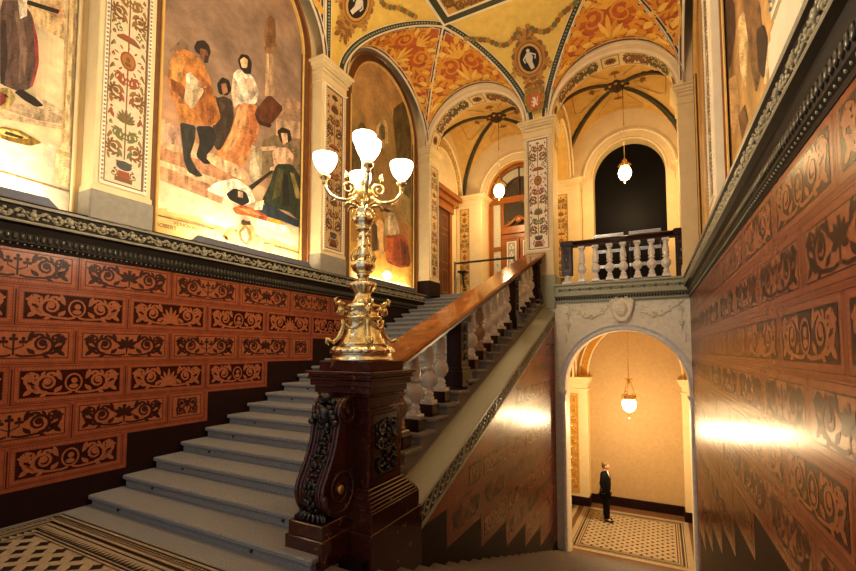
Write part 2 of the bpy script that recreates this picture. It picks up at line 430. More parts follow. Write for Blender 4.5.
wr = mb.build('wall_right', recalc=False); wr.location = (xr(0), 0, 0); wr.rotation_euler.z = atan2(SK, 1); struct(wr)
# middle wall between the flights: triangle-topped, tiled on the descending side
def zc(y): return -1.69+.372*(y-4.4)      # outer edge of the string
mb = MB(); f = Pl((XC, 0, 0), (0, 1, 0), (0, 0, 1), (.3, 0, 0))
yb = YE+.3
side = [(4.2, ZG), (yb, ZG), (yb, zc(yb)-.2), (4.2, zc(4.2)-.2)]
mb.prism([(XC, y, z) for y, z in side], (-.5, 0, 0), 'maroon')
mb.box(XC-.5, XC, 3.3, 4.25, ZG, ZL-.02, 'maroon')
def clip_top(ya, z0, z1):                 # y where the string's lower edge passes height z
    return 4.4+(z1+.29+1.69)/.372
for r in range(14):
    zb = -2.43+ROW-ROW*(r-6)              # courses; course 7 bottoms at -2.43
    n = r-7
    start = 5.11+LR*n
    lo = max(start, 4.4+(zb+ROW+.29+1.69)/.372*0)
    ys0 = 4.4+(zb+.29+1.69)/.372; ys1 = 4.4+(zb+ROW+.29+1.69)/.372   # string line through this course
    if zb < -4.75 or zb > 1: continue
    a = max(start, -9)
    # visible wedge of this course below the string
    if ys1 > a:
        if ys0 < a:
            zz = zc(a)-.29
            pts = [(a, zb), (YE+.02, zb), (YE+.02, zb+ROW), (ys1, zb+ROW), (a, zz)]
        else: pts = [(ys0, zb), (YE+.02, zb), (YE+.02, min(zb+ROW, zc(YE)-.29))] + ([(ys1, zb+ROW)] if ys1 < YE else [])
        if pts[0][0] < YE: mb.face([f(y, z, .003) for y, z in pts], 'tile')
    else:
        rect(mb, f, a-.04, YE+.02, zb-.04, zb+ROW, 'tile_joint', h=.002); rect(mb, f, a-.035, YE+.02, zb-.035, zb+ROW, 'tile', h=.003)
    s2 = max(a, ys1+.02)
    if s2 < YE-.3: 
        j0 = a; k0 = math.ceil((s2-a)/LR*2)/2
        tile_row(mb, f, a+k0*LR, YE+.02, zb, LR, a, r % 2 == 0, [1, 0, 3], True)
        rect(mb, f, max(a, ys1), YE, zb-.004, zb+.004, 'tile_joint', h=.007)
struct(mb.build('wall_center', recalc=False))

# ------------------------------------------------------------------ cornices on the dados
def cornice(name, y0, y1, top, m_leaf, m_body):
    "profile in (projection, z); runs along +Y at local x = 0, projecting to +x"
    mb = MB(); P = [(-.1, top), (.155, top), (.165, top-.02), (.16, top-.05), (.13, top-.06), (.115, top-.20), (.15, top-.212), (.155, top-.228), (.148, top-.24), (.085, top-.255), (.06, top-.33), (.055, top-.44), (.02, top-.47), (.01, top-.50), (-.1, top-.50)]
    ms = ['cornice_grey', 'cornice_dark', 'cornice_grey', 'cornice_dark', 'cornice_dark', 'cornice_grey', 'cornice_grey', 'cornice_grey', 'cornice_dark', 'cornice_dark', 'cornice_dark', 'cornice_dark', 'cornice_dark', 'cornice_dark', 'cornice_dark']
    for i in range(len(P)):
        a, b = P[i], P[(i+1) % len(P)]
        mb.face([(a[0], y0, a[1]), (b[0], y0, b[1]), (b[0], y1, b[1]), (a[0], y1, a[1])], ms[i])
    mb.face([(p[0], y0, p[1]) for p in P], 'cornice_dark'); mb.face([(p[0], y1, p[1]) for p in P][::-1], 'cornice_grey')
    o = mb.build(name)
    # carved acanthus frieze and leaf moulding
    rel = MB(); rnd = random.Random(3); y = y0+.05; k = 0
    while y < y1-.04:
        s = 1 if k % 2 else -1; zc_ = top-.13
        rel.tube([(.12, y-.06+.12*t, zc_+s*.055*sin(pi*t)) for t in (0, .25, .5, .75, 1)], .012, m_leaf, 4)
        if k % 3 == 0: rel.ball((.135, y, zc_), .036, m_leaf, 4, (.8, 1, 1))
        for q in range(5):
            a = q*1.257+rnd.random()*.8; rr = .052 if k % 3 == 0 else .034
            rel.ball((.128, y+rr*cos(a), zc_+rr*.95*sin(a)), rnd.uniform(.015, .024), m_leaf, 3, (.8, 1.2, .9))
        y += .115; k += 1
    y = y0+.04
    while y < y1-.03:
        rel.ball((.062, y, top-.375), .036, 'relief_dark', 3, (.5, .75, 1.3)); rel.ball((.035, y+.03, top-.455), .012, m_body, 3)
        y += .062
    r = rel.build('carved_frieze', o)
    return o
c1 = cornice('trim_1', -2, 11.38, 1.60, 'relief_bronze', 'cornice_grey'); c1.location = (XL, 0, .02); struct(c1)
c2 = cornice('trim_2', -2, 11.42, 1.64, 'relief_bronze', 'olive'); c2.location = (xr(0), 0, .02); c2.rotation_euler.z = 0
for o in (c2,):
    o.scale = (-.75, 1, 1); o.rotation_euler.z = SK
struct(c2)

# ------------------------------------------------------------------ landing, gallery, ground floors
mb = MB(); mb.box(-6.8, XC-.3, -2, 3.3, ZL-.45, ZL, 'granite'); mb.box(XC-.3, 1.0, -2, 2.9, ZL-.45, ZL, 'granite'); mb.box(XC-.3, 1.0, 2.9, 3.13, ZL-.2, ZL, 'granite_brown')
f = Pl((0, 0, ZL), (1, 0, 0), (0, 1, 0), (0, 0, 1))
# mosaic carpet on the landing
X0, X1, Y0, Y1 = XL+.06, -3.3, -1.9, 2.62
rect(mb, f, X0, X1, Y0, Y1, 'floor_cream', h=.002)
bands = [(0, .02, 'floor_dark'), (.05, .07, 'floor_dark'), (.11, .13, 'floor_brown'), (.16, .20, 'floor_dark'), (.235, .25, 'floor_dark'), (.38, .40, 'floor_dark'), (.42, .435, 'floor_brown')]
for a, b, m in bands: frame(mb, f, X0+a, X1-a, Y0+a, Y1-a, b-a, m, h=.004)
def zigzag(x0, x1, y, hh, horiz=True, step=.06, h=.005):
    n = int(abs(x1-x0)/step)
    for i in range(n):
        x = x0+i*step; P = [(x, y), (x+step, y), (x+step/2, y+hh)]
        if not horiz: P = [(b, a) for a, b in P]
        mb.face([f(a, b, h) for a, b in P], 'floor_dark')
zigzag(X0+.27, X1-.27, Y1-.365, .09); zigzag(Y0+.3, Y1-.27, X0+.27, .09, False)
zigzag(X0+.03, X1-.03, Y1-.10, .03, step=.045); zigzag(Y0+.03, Y1-.03, X0+.07, .03, False, .045)
def star(mb, f, x, y, r, h=.004, m='floor_dark', k=.5):
    mb.face([f(x+(r if i % 2 == 0 else r*k)*cos(i*pi/4+.0), y+(r if i % 2 == 0 else r*k)*sin(i*pi/4), h) for i in range(8)], m)
s = .19
i0 = 0; x = X0+.48
while x < X1-.48:
    y = Y1-.48-(s/2 if i0 % 2 else 0)
    while y > Y0+.48:
        star(mb, f, x, y, s*.36, k=.62); y -= s
    x += s*.86; i0 += 1
struct(mb.build('floor', recalc=False))
mb = MB(); mb.box(-6.9, 1.1, 12.10, 15.3, ZU-.35, ZU-.02, 'granite'); mb.box(XC-.1, 1.1, YE+.25, 12.15, ZU-.35, ZU-.02, 'granite')
o = struct(mb.build('floor')); 
# ground hall floor
mb = MB(); mb.box(-4.6, 1.6, 11.2, 16.7, ZG-.2, ZG, 'floor_brown')
f = Pl((0, 0, ZG), (1, 0, 0), (0, 1, 0), (0, 0, 1))
def mosaic(X0, X1, Y0, Y1, b0, s):
    rect(mb, f, X0, X1, Y0, Y1, 'floor_cream', h=.002)
    for a, b, m in ((b0, b0+.02, 'floor_dark'), (b0+.05, b0+.10, 'floor_dark'), (b0+.13, b0+.16, 'floor_brown'), (b0+.19, b0+.215, 'floor_dark')): frame(mb, f, X0+a, X1-a, Y0+a, Y1-a, b-a, m, h=.004)
    b0 += .26; x = X0+b0; i = 0
    while x < X1-b0:
        y = Y0+b0+(s/2 if i % 2 else 0)
        while y < Y1-b0: star(mb, f, x, y, s*.22, .004, k=.62); y += s
        x += s*.5; i += 1
mosaic(-2.45, .55, 12.35, 15.75, .14, .24); mosaic(-4.4, -2.6, 12.0, 16.2, .1, .24)
struct(mb.build('floor', recalc=False))

# ------------------------------------------------------------------ stairs
def stair(name, label, x0, x1, n, y0, z0, dy, dz, m, lip=.035, eyes=True, xtra=None):
    t = thing(name, label, 'staircase', (x0, y0, z0))
    for k in range(n):
        yk, zk = y0+dy*k, z0+dz*k
        mb = MB((x0, y0, z0)); zt = zk
        if dz > 0:
            bot = zk-dz-.02 if k else zk-.14
            mb.box(x0, x1, yk, yk+abs(dy)+lip, zt-.055, zt, m, .012); mb.box(x0+.03, x1-(.03 if xtra else 0), yk+lip, yk+abs(dy)+lip+.01, bot-.35, zt-.05, m)
        else:
            mb.box(x0, x1, yk-abs(dy)-lip, yk, zt-.05, zt, m, .012); mb.box(x0, x1, yk-abs(dy)-lip, yk-lip, zt-.25, zt-.04, m)
        s = mb.build('step', t)
        if eyes:
            for xe in (x0+.62, x1-.75):
                e = MB((x0, y0, z0)); e.ball((xe, yk+lip-.008, zt-.088), .017, 'black_metal', 4); e.build('rod_eye', s)
    return t
stair('staircase', 'wide grey granite flight rising along the left wall to the gallery', XL+.002, -2.66, 25, 2.90, -1.775, .3852, .1448, 'granite', xtra=True)
stair('staircase', 'brown granite flight going down between tiled walls to the ground hall', XC+.004, .72, 23, 3.13+.395, ZL-.1448, .395, -.1448, 'granite_brown', eyes=False)

# ------------------------------------------------------------------ string / coping of the middle wall
SL_ = .372
mb = MB(); ya, yb = 4.20, YE+.02
def sq_(x, dz, y): return (x, y, zc(y)+dz)
prof = [(XC-.28, .17), (XC-.22, .19), (XC-.20, .165), (XC+.015, .02), (XC+.03, .0), (XC+.03, -.03), (XC+.012, -.035), (XC+.012, -.24), (XC+.03, -.245), (XC+.03, -.285), (XC+.002, -.29), (XC-.28, -.29)]
for i in range(len(prof)):
    a, b = prof[i], prof[(i+1) % len(prof)]
    mb.face([sq_(*a, ya), sq_(*b, ya), sq_(*b, yb), sq_(*a, yb)], 'olive' if i not in (6,) else 'relief_dark')
mb.face([sq_(*a, ya) for a in prof], 'olive'); mb.face([sq_(*a, yb) for a in prof], 'olive')
g = mb.build('trim_3'); struct(g)
r = MB(); y = ya+.12; k = 0
while y < yb-.1:
    zz = zc(y)-.138
    r.tube([(XC+.016, y+.075*cos(a), zz+.028*cos(a)+.075*sin(a)) for a in [i*pi/6 for i in range(13)]], .011, 'olive', 5)
    r.ball((XC+.016, y, zz), .022, 'olive', 4); r.ball((XC+.014, y+.095, zz+.035+.0), .018, 'relief_bronze', 3)
    if k % 7 == 6: r.prism([(XC+.012, y+.085, zc(y+.085)-.24), (XC+.012, y+.115, zc(y+.115)-.24), (XC+.012, y+.115, zc(y+.115)-.035), (XC+.012, y+.085, zc(y+.085)-.035)], (.015, 0, 0), 'olive')
    y += .19; k += 1
r.build('guilloche', g)

# ------------------------------------------------------------------ stair balustrade
XB = -2.86
def zt_(y): return -.15+.372*(y-4.17)     # top of the rail
bal = thing('stair_balustrade', 'sloping balustrade beside the grey flight with polished brown marble handrail', 'balustrade', (XB, 4.2, -1.3))
O = (XB, 4.2, -1.3)
mb = MB(O); y0, y1 = 4.12, 11.36
P = [(-.265, -.03), (-.24, 0), (.24, 0), (.265, -.03), (.265, -.06)]
P2 = [(.265, -.06), (.19, -.11), (.17, -.16), (-.17, -.16), (-.19, -.11), (-.265, -.06), (-.265, -.03)]
for PP, m in ((P, 'rail_marble'), (P2, 'rail_dark')):
    for a, b in zip(PP, PP[1:]):
        mb.face([(XB+a[0], y0, zt_(y0)+a[1]), (XB+b[0], y0, zt_(y0)+b[1]), (XB+b[0], y1, zt_(y1)+b[1]), (XB+a[0], y1, zt_(y1)+a[1])], m)
for yy in (y0, y1): mb.face([(XB+p[0], yy, zt_(yy)+p[1]) for p in P+P2[1:-1]], 'rail_dark')
mb.build('handrail', bal)
BAL = [(.062, 0), (.062, .045), (.045, .05), (.058, .075), (.050, .095), (.034, .115), (.034, .125), (.062, .15), (.088, .195), (.092, .235), (.078, .285), (.046, .32), (.036, .34), (.066, .352), (.066, .375), (.040, .385), (.066, .42), (.062, .50), (.044, .60), (.040, .63), (.054, .645), (.054, .66), (.044, .67)]
def tread_z(y): return -1.775+.1448*math.floor((y-2.9)/.3852+1e-6)
BALM = {}
def baluster(y, m, first):
    zt = tread_z(y); top = zt_(y)-.16; hb = top-zt
    mb = MB((XB, y, zt)); mb.box(XB-.105, XB+.105, y-.105, y+.105, zt, zt+.16, 'rail_dark', .008); pb = mb
    h0 = hb-.16-.045
    q = MB((XB, y, zt)); q.box(XB-.088, XB+.088, y-.088, y+.088, zt+.16, zt+.215, m, .006)
    q.lathe([(r*1.13, zt+.205+z/.67*(hb-.16-.055-.03+.01)) for r, z in BAL], m, (XB, y, 0), 18)
    # wedge cap following the rail
    q.prism([(XB-.07, y-.075, top-.05), (XB-.07, y+.075, top-.05), (XB-.07, y+.075, top+.372*.075+.01), (XB-.07, y-.075, top-.372*.075+.01)], (.14, 0, 0), m)
    return q, mb
proto = {}
def place_baluster(y, m):
    zt = tread_z(y); key = m
    # each copy is trimmed by its own step: build by copying and re-scaling in height
    if key not in proto:
        q, pb = baluster(y, m, True); a = q.build('baluster', bal); b = pb.build('plinth_block', a)
        a.location = V((XB, y, zt))-V(O); b.location = (0, 0, 0)
        proto[key] = (a, b, y, zt_(y)-.16-zt)
    else:
        a0, b0, _, h0 = proto[key]; a = a0.copy(); b = b0.copy(); COL.objects.link(a); COL.objects.link(b); a.parent = bal; b.parent = a
        a.location = V((XB, y, zt))-V(O); a.scale = (1, 1, (zt_(y)-.16-zt)/h0)
bys = [4.70, 5.08, 5.46, 5.84, 6.86, 7.24, 7.62, 8.00, 8.38, 8.76, 9.66, 10.04, 10.42, 10.80]
bys = [2.9+.3852*(math.floor((y-2.9)/.3852)+.52) for y in bys]
for i, y in enumerate(sorted(set(round(v, 4) for v in bys))):
    place_baluster(y, 'brown_marble' if i in (0, 5) else 'white_marble')
for i, yp in enumerate((6.38, 9.25, 11.20)):
    zt = tread_z(yp); mb = MB(O); h = .125
    mb.box(XB-.17, XB+.17, yp-.2, yp+.2, zt-.1, zt+.14, 'rail_dark', .01); mb.box(XB-.15, XB+.15, yp-.17, yp+.17, zt+.13, zt+.20, 'rail_dark', .01)
    mb.box(XB-h, XB+h, yp-h-.02, yp+h+.02, zt+.19, zt_(yp)-.20, 'rail_dark', .006)
    mb.box(XB-.16, XB+.17, yp-.16, yp+.16, zt_(yp)-.24, zt_(yp)-.13, 'rail_dark', .01)
    p = mb.build('post', bal)
    r = MB(O); f = Pl((XB+h, yp, zt+.26), (0, 1, 0), (0, 0, 1), (1, 0, 0)); hh = zt_(yp)-.30-zt-.26
    frame(r, f, -.10, .10, 0, hh, .012, 'black_metal', h=.006)
    for k in range(4):
        zz = hh*(k+.5)/4
        for s in (-1, 1):
            sp = spiral(s*.038, zz, .042, pi/2, 1.2, s, 8); r.tube([f(u, v, .012) for u, v in sp], .009, 'black_metal', 5)
        r.ball(f(0, zz+.07, .012), .02, 'black_metal', 4)
    r.build('carved_panel', p)

# ------------------------------------------------------------------ pedestal of the lamp
PX, PY = -2.85, 3.86
ped = thing('newel_pedestal', 'massive dark red marble pedestal at the foot of the handrail', 'pedestal', (PX, PY, ZL))
O = (PX, PY, ZL)
mb = MB(O)
def blk(h, z0, z1, m='red_marble', b=.008, hy=None): mb.box(PX-h, PX+h, PY-(hy or h), PY+(hy or h), z0, z1, m, b)
mb.box(PX-.46, PX+.46, PY-.47, PY+.5, ZL-.85, ZL+.20, 'red_marble', .01)
blk(.45, ZL+.20, ZL+.38); blk(.44, ZL+.38, ZL+.405); blk(.42, ZL+.40, ZL+.435); blk(.40, ZL+.43, ZL+.46); blk(.375, ZL+.455, ZL+.49); blk(.35, ZL+.485, ZL+.515); blk(.33, ZL+.51, ZL+.55)
mb.build('base', ped)
mb = MB(O); blk(.305, ZL+.545, -.60); mb.build('shaft', ped)
mb = MB(O)
blk(.325, -.61, -.58); blk(.30, -.59, -.47); blk(.33, -.47, -.44); blk(.35, -.44, -.36); blk(.385, -.365, -.30); blk(.41, -.30, -.275); blk(.40, -.28, -.24); blk(.425, -.245, -.215); blk(.32, -.22, -.115)
mb.build('cap', ped)
r = MB(O)
f = Pl((PX+.305, PY, -1.27), (0, 1, 0), (0, 0, 1), (1, 0, 0))
rect(r, f, -.22, .22, 0, .6, 'black_metal', h=.004); frame(r, f, -.24, .24, -.02, .62, .018, 'red_marble', h=.012)
rnd = random.Random(5)
for s in (-1, 1):
    for (cx, cy, rr, a, d) in ((.10, .12, .075, -pi/2, 1), (.11, .32, .065, pi/2, -1), (.09, .48, .07, -pi/2, 1)):
        sp = spiral(s*cx, cy, rr, a, 1.3, d*s, 12); r.tube([f(u, v, .02) for u, v in sp], [.014*(1-.5*i/12) for i in range(13)], 'black_metal', 5)
    for k in range(16): r.ball(f(s*rnd.uniform(.02, .19), rnd.uniform(.03, .57), .014), rnd.uniform(.012, .024), 'black_metal', 3)
for k in range(7): r.ball(f(0, .06+.08*k, .025), .03-.002*k, 'black_metal', 4)
r.build('carved_panel', ped)
# scroll console on its own low block in front
con = MB(O)
con.box(-3.065, -2.625, 3.00, 3.42, ZL-.02, ZL+.24, 'red_marble', .008); con.box(-3.045, -2.645, 3.02, 3.42, ZL+.23, ZL+.36, 'red_marble', .008)
con.build('front_block', ped)
cx0, cx1 = -3.0, -2.69
tc, tr = (3.42, -.60), .135; lc, lr = (3.31, -1.30), .235
poly = []
for i in range(13):
    a = radians(80+i*11); poly.append((tc[0]+tr*cos(a), tc[1]+tr*sin(a)))
for t in (.15, .35, .55, .75):
    y = (tc[0]-tr*.95)*(1-t)+(lc[0]-lr*.97)*t; z = (tc[1]-tr*.55)*(1-t)+(lc[1]+lr*.35)*t
    poly.append((y-.0+.045*sin(pi*t), z))
for i in range(15):
    a = radians(160+i*11.5); poly.append((lc[0]+lr*cos(a), lc[1]+lr*sin(a)))
poly += [(3.56, -1.42), (3.56, -.47)]
mb = MB(O); mb.prism([(cx0, y, z) for y, z in poly], (cx1-cx0, 0, 0), 'red_marble', smooth=False)
cons = mb.build('scroll_console', ped)
r = MB(O)
edge = poly[:-2]
for dx, rr in ((0.0, .022), (.045, .014), (.08, .010)):
    for s in (0, 1):
        x = cx0+dx if s == 0 else cx1-dx
        r.tube([(x, y, z) for y, z in edge], rr, 'red_marble', 6)
for x, sx in ((cx1, 1), (cx0, -1)):
    r.tube([(x+sx*.012, lc[0]+q*cos(a), lc[1]+q*sin(a)) for q, a in [(lr*(1-.8*i/26), pi+i*.45) for i in range(27)]], [.020-.0005*i for i in range(27)], 'red_marble', 6)
    r.tube([(x+sx*.012, tc[0]+q*cos(a), tc[1]+q*sin(a)) for q, a in [(tr*(1-.8*i/20), pi/2+i*.45) for i in range(21)]], [.016-.0005*i for i in range(21)], 'red_marble', 6)
    r.ball((x+sx*.01, lc[0], lc[1]), .045, 'gold', 5, (.6, 1, 1)); r.ball((x+sx*.01, tc[0], tc[1]), .03, 'red_marble', 5, (.6, 1, 1))
r.build('volute_ribs', cons)
# black acanthus drop, mask and foot leaf
r = MB(O); rnd = random.Random(2); xm = (cx0+cx1)/2
for i in range(13, 24):
    y, z = poly[min(i, 24)]
    w = .075-.003*(i-13)
    for k in range(5): r.ball((xm+rnd.uniform(-w, w), y-.012, z+rnd.uniform(-.03, .03)), rnd.uniform(.016, .03), 'black_metal', 3, (1, .6, 1.3))
for i in range(13, 18):
    (ya_, za_), (yb_, zb_) = poly[i-1], poly[i]
    for t in (.2, .5, .8):
        for s in (-1, 1): r.ball((xm+s*rnd.uniform(.01, .07), ya_*(1-t)+yb_*t-.015, za_*(1-t)+zb_*t), .024, 'black_metal', 3, (1.2, .6, .9))
r.build('acanthus_drop', cons)
r = MB(O)
hc = V((xm, 3.27, -.62)); r.ball(hc, .085, 'black_metal', 8, (.82, .8, 1.1)); r.ball(hc+V((0, -.07, -.015)), .018, 'black_metal', 4, (.7, 1, 1.6))
for s in (-1, 1):
    r.ball(hc+V((s*.032, -.058, .02)), .014, 'black_metal', 4, (1.3, .6, .7)); r.ball(hc+V((s*.08, -.01, .0)), .03, 'black_metal', 4, (.8, 1, 2))
    for k in range(4): r.ball(hc+V((s*(.05+.03*k), .0-.01*k, .07-.045*k)), .034, 'black_metal', 4, (1.2, .8, 1))
    for k in range(3): r.ball(hc+V((s*.035*k, .03, .12+.012*(2-k))), .034, 'black_metal', 4, (1.1, 1, 1))
r.ball(hc+V((0, -.062, -.045)), .018, 'black_metal', 4, (1.4, .6, .5)); r.ball(hc+V((0, 0, .17)), .05, 'black_metal', 5, (1.6, .9, .8))
for k in range(6): r.ball(hc+V((.03*cos(k), -.01, -.1-.03*k)), .036-.004*k, 'black_metal', 4, (1.2, .7, 1.1))
r.build('mask', cons)
r = MB(O)
for k in range(9):
    a = pi*k/8; r.tube([(xm+.02*cos(a), 3.19, ZL+.37), (xm+.11*cos(a), 3.13-.05*sin(a), ZL+.42), (xm+.18*cos(a), 3.08-.035*sin(a), ZL+.37)], [.03, .028, .012], 'black_metal', 5)
r.build('foot_leaf', cons)

# ------------------------------------------------------------------ brass candelabrum
CX, CY, CZ = PX, PY, -.115
lampg = 'glass bowls'
can = thing('candelabrum', 'tall ornate brass candelabrum with five glowing glass bowls on the pedestal', 'candelabrum', (CX, CY, CZ))
O = (CX, CY, CZ)
gad = lambda k, am: (lambda a, r, z: r*(1+am*cos(k*a)))
mb = MB(O); c = (CX, CY, 0)
mb.lathe([(.335, CZ), (.335, CZ+.02), (.32, CZ+.03), (.32, CZ+.07), (.335, CZ+.085)], 'brass_pale', c, 32)
mb.lathe([(.335, CZ+.08), (.345, CZ+.10), (.335, CZ+.125), (.31, CZ+.14), (.30, CZ+.15)], 'brass_pale', c, 96, gad(24, .02))
mb.lathe([(.29, CZ+.14), (.24, CZ+.20), (.20, CZ+.28), (.175, CZ+.36), (.175, CZ+.42), (.20, CZ+.44)], 'brass_pale', c, 32, gad(4, .10))
mb.lathe([(.20, CZ+.43), (.215, CZ+.45), (.20, CZ+.47), (.18, CZ+.48), (.18, CZ+.54), (.205, CZ+.56), (.20, CZ+.585), (.13, CZ+.61), (.10, CZ+.66), (.085, CZ+.70), (.075, CZ+.74)], 'brass_pale', c, 32, gad(4, .07))
mb.build('foot', can)
r = MB(O)
for q in range(4):
    a = pi/4+q*pi/2+radians(5); ca, sa = cos(a), sin(a); g_ = lambda rad, z, t=0: (CX+rad*ca-t*sa, CY+rad*sa+t*ca, CZ+z)
    r.tube([g_(.36, .16), g_(.39, .19), g_(.38, .23), g_(.35, .21), g_(.31, .19), g_(.26, .24), g_(.225, .31), g_(.21, .38), g_(.22, .44)], [.01, .018, .02, .02, .024, .026, .026, .026, .02], 'brass', 6)
    r.ball(g_(.235, .53), .045, 'brass', 5, (1, 1, 1.2)); r.ball(g_(.262, .51), .022, 'brass', 4)   # lion heads
    for s in (-1, 1): r.tube([g_(.22, .56, s*.02), g_(.25, .60, s*.045), g_(.255, .645, s*.05)], [.014, .012, .004], 'brass', 5)
    r.tube([g_(.20, .60), g_(.25, .62), g_(.29, .60), g_(.30, .65), g_(.27, .67)], [.02, .02, .018, .014, .008], 'brass', 6)
    a2 = a+pi/4; h_ = lambda rad, z, t=0: (CX+rad*cos(a2)-t*sin(a2), CY+rad*sin(a2)+t*cos(a2), CZ+z)
    r.tube([h_(.195, .40, -.10), h_(.20, .35, -.05), h_(.205, .335, 0), h_(.20, .35, .05), h_(.195, .40, .10)], .013, 'brass', 6)
    r.ball(h_(.19, .30), .03, 'brass', 5); r.ball(h_(.2, .53), .03, 'brass', 4, (1, 1, .6))
    for k in range(3): r.ball(h_(.20+.03*k, .28-.05*k, 0), .022, 'brass', 4)
r.build('foot_ornament', can)
mb = MB(O)
zz = lambda v: .0108*(349.5-v)
mb.lathe([(.075, zz(302)), (.07, zz(299)), (.09, zz(297)), (.06, zz(295))], 'brass_pale', c, 24)
mb.lathe([(.06, zz(296)), (.10, zz(292)), (.14, zz(287)), (.145, zz(284)), (.12, zz(282)), (.06, zz(280))], 'brass_pale', c, 64, gad(16, .05))
mb.lathe([(.06, zz(281)), (.055, zz(277)), (.075, zz(275)), (.06, zz(273))], 'brass_pale', c, 24)
mb.lathe([(.06, zz(274)), (.10, zz(271)), (.125, zz(267)), (.125, zz(263)), (.10, zz(259)), (.065, zz(257))], 'brass_pale', c, 48, gad(8, .06))
mb.lathe([(.065, zz(257)), (.08, zz(255)), (.065, zz(252)), (.06, zz(240)), (.048, zz(232)), (.045, zz(230))], 'brass_pale', c, 48, gad(8, .05))
mb.lathe([(.045, zz(231)), (.075, zz(229)), (.075, zz(227)), (.06, zz(226)), (.10, zz(222)), (.115, zz(218)), (.10, zz(214)), (.07, zz(211)), (.085, zz(209)), (.085, zz(207)), (.05, zz(205)), (.04, zz(200)), (.045, zz(196))], 'brass_pale', c, 48, gad(8, .05))
mb.lathe([(.04, zz(197)), (.075, zz(195)), (.082, zz(191)), (.075, zz(188)), (.05, zz(186)), (.04, zz(184))], 'gold', c, 24)
mb.lathe([(.035, zz(185)), (.03, zz(178)), (.045, zz(174)), (.03, zz(170)), (.025, zz(160)), (.04, zz(156)), (.055, zz(152)), (.055, zz(150)), (.02, zz(149))], 'brass_pale', c, 20)
mb.build('stem', can)
r = MB(O); rnd = random.Random(9)
for q in range(8):
    a = q*pi/4; g_ = lambda rad, z: (CX+rad*cos(a), CY+rad*sin(a), z)
    r.tube([g_(.05, zz(206)), g_(.10, zz(203)), g_(.17, zz(202)), g_(.215, zz(205)), g_(.20, zz(208))], [.012, .02, .022, .014, .006], 'brass', 6)
    r.tube([g_(.11, zz(262)), g_(.135, zz(256)), g_(.10, zz(250)), g_(.07, zz(246))], [.014, .014, .01, .006], 'brass', 5)
    r.ball(g_(.105, zz(218)), .026, 'brass', 4); r.tube([g_(.09, zz(222)), g_(.13, zz(213)), g_(.11, zz(208))], [.012, .012, .005], 'brass', 5)
for k in range(14):
    a = k*1.1; z = zz(254)+(zz(232)-zz(254))*k/13; r.ball((CX+.064*cos(a), CY+.064*sin(a), z), .02, 'brass', 4, (1, 1, 1.3))
r.build('stem_leaves', can)
SH = [(.035, 0), (.045, .006), (.07, .03), (.10, .075), (.122, .125), (.130, .17), (.128, .195), (.122, .195), (.115, .15), (.09, .07), (.03, .03)]
def shade(x, y, z, par):
    s = MB(O); s.lathe([(r_, z+h) for r_, h in SH], 'glass_lit', (x, y, 0), 24); sh = s.build('glass_shade', par)
    return sh
lights = []
def point(x, y, z, W, col, rad=.06, name='lamp_or_fill_light'):
    l = bpy.data.lights.new(name, 'POINT'); l.energy = W; l.color = col; l.shadow_soft_size = rad
    o = bpy.data.objects.new(name, l); COL.objects.link(o); o.location = (x, y, z); lights.append(o); return o
WARM = (1.0, .80, .54)
for q in range(4):
    a = radians(-48+90*q); ca, sa = cos(a), sin(a); g_ = lambda rad, z, t=0: (CX+rad*ca-t*sa, CY+rad*sa+t*ca, z)
    m = MB(O); zb = 1.90
    m.tube([g_(.04, 1.70), g_(.10, 1.655), g_(.19, 1.62), g_(.28, 1.63), g_(.36, 1.67), g_(.41, 1.74), g_(.42, 1.80)], [.024, .024, .022, .020, .018, .018, .022], 'brass_pale', 8)
    sp = [(.165+.085*(1-.8*t)*cos(-pi/2+2*pi*1.5*t*-1), 1.76+.085*(1-.8*t)*sin(-pi/2-2*pi*1.5*t)) for t in [i/20 for i in range(21)]]
    m.tube([g_(*p) for p in sp], [.020-.0006*i for i in range(21)], 'brass', 7)
    m.tube([g_(.19, 1.845), g_(.20, 1.88), g_(.18, 1.91), g_(.20, 1.95)], [.014, .018, .016, .006], 'brass', 6); m.ball(g_(.19, 1.90), .024, 'brass', 5)
    m.tube([g_(.30, 1.64), g_(.33, 1.60), g_(.37, 1.61)], [.012, .012, .004], 'brass', 5)
    arm = m.build('arm', can)
    m = MB(O); m.lathe([(.015, 1.77), (.03, 1.79), (.022, 1.81), (.05, 1.84), (.058, 1.86), (.05, 1.88), (.03, 1.885), (.045, 1.895), (.04, 1.905)], 'brass', (CX+.42*ca, CY+.42*sa, 0), 16); m.build('socket', arm)
    shade(CX+.42*ca, CY+.42*sa, zb, arm)
    point(CX+.42*ca, CY+.42*sa, zb+.30, 48, WARM, .1)
m = MB(O); m.lathe([(.03, 2.12), (.055, 2.15), (.06, 2.17), (.04, 2.19)], 'brass', c, 16); so = m.build('socket', can)
shade(CX, CY, 2.18, so); point(CX, CY, 2.5, 48, WARM, .1)

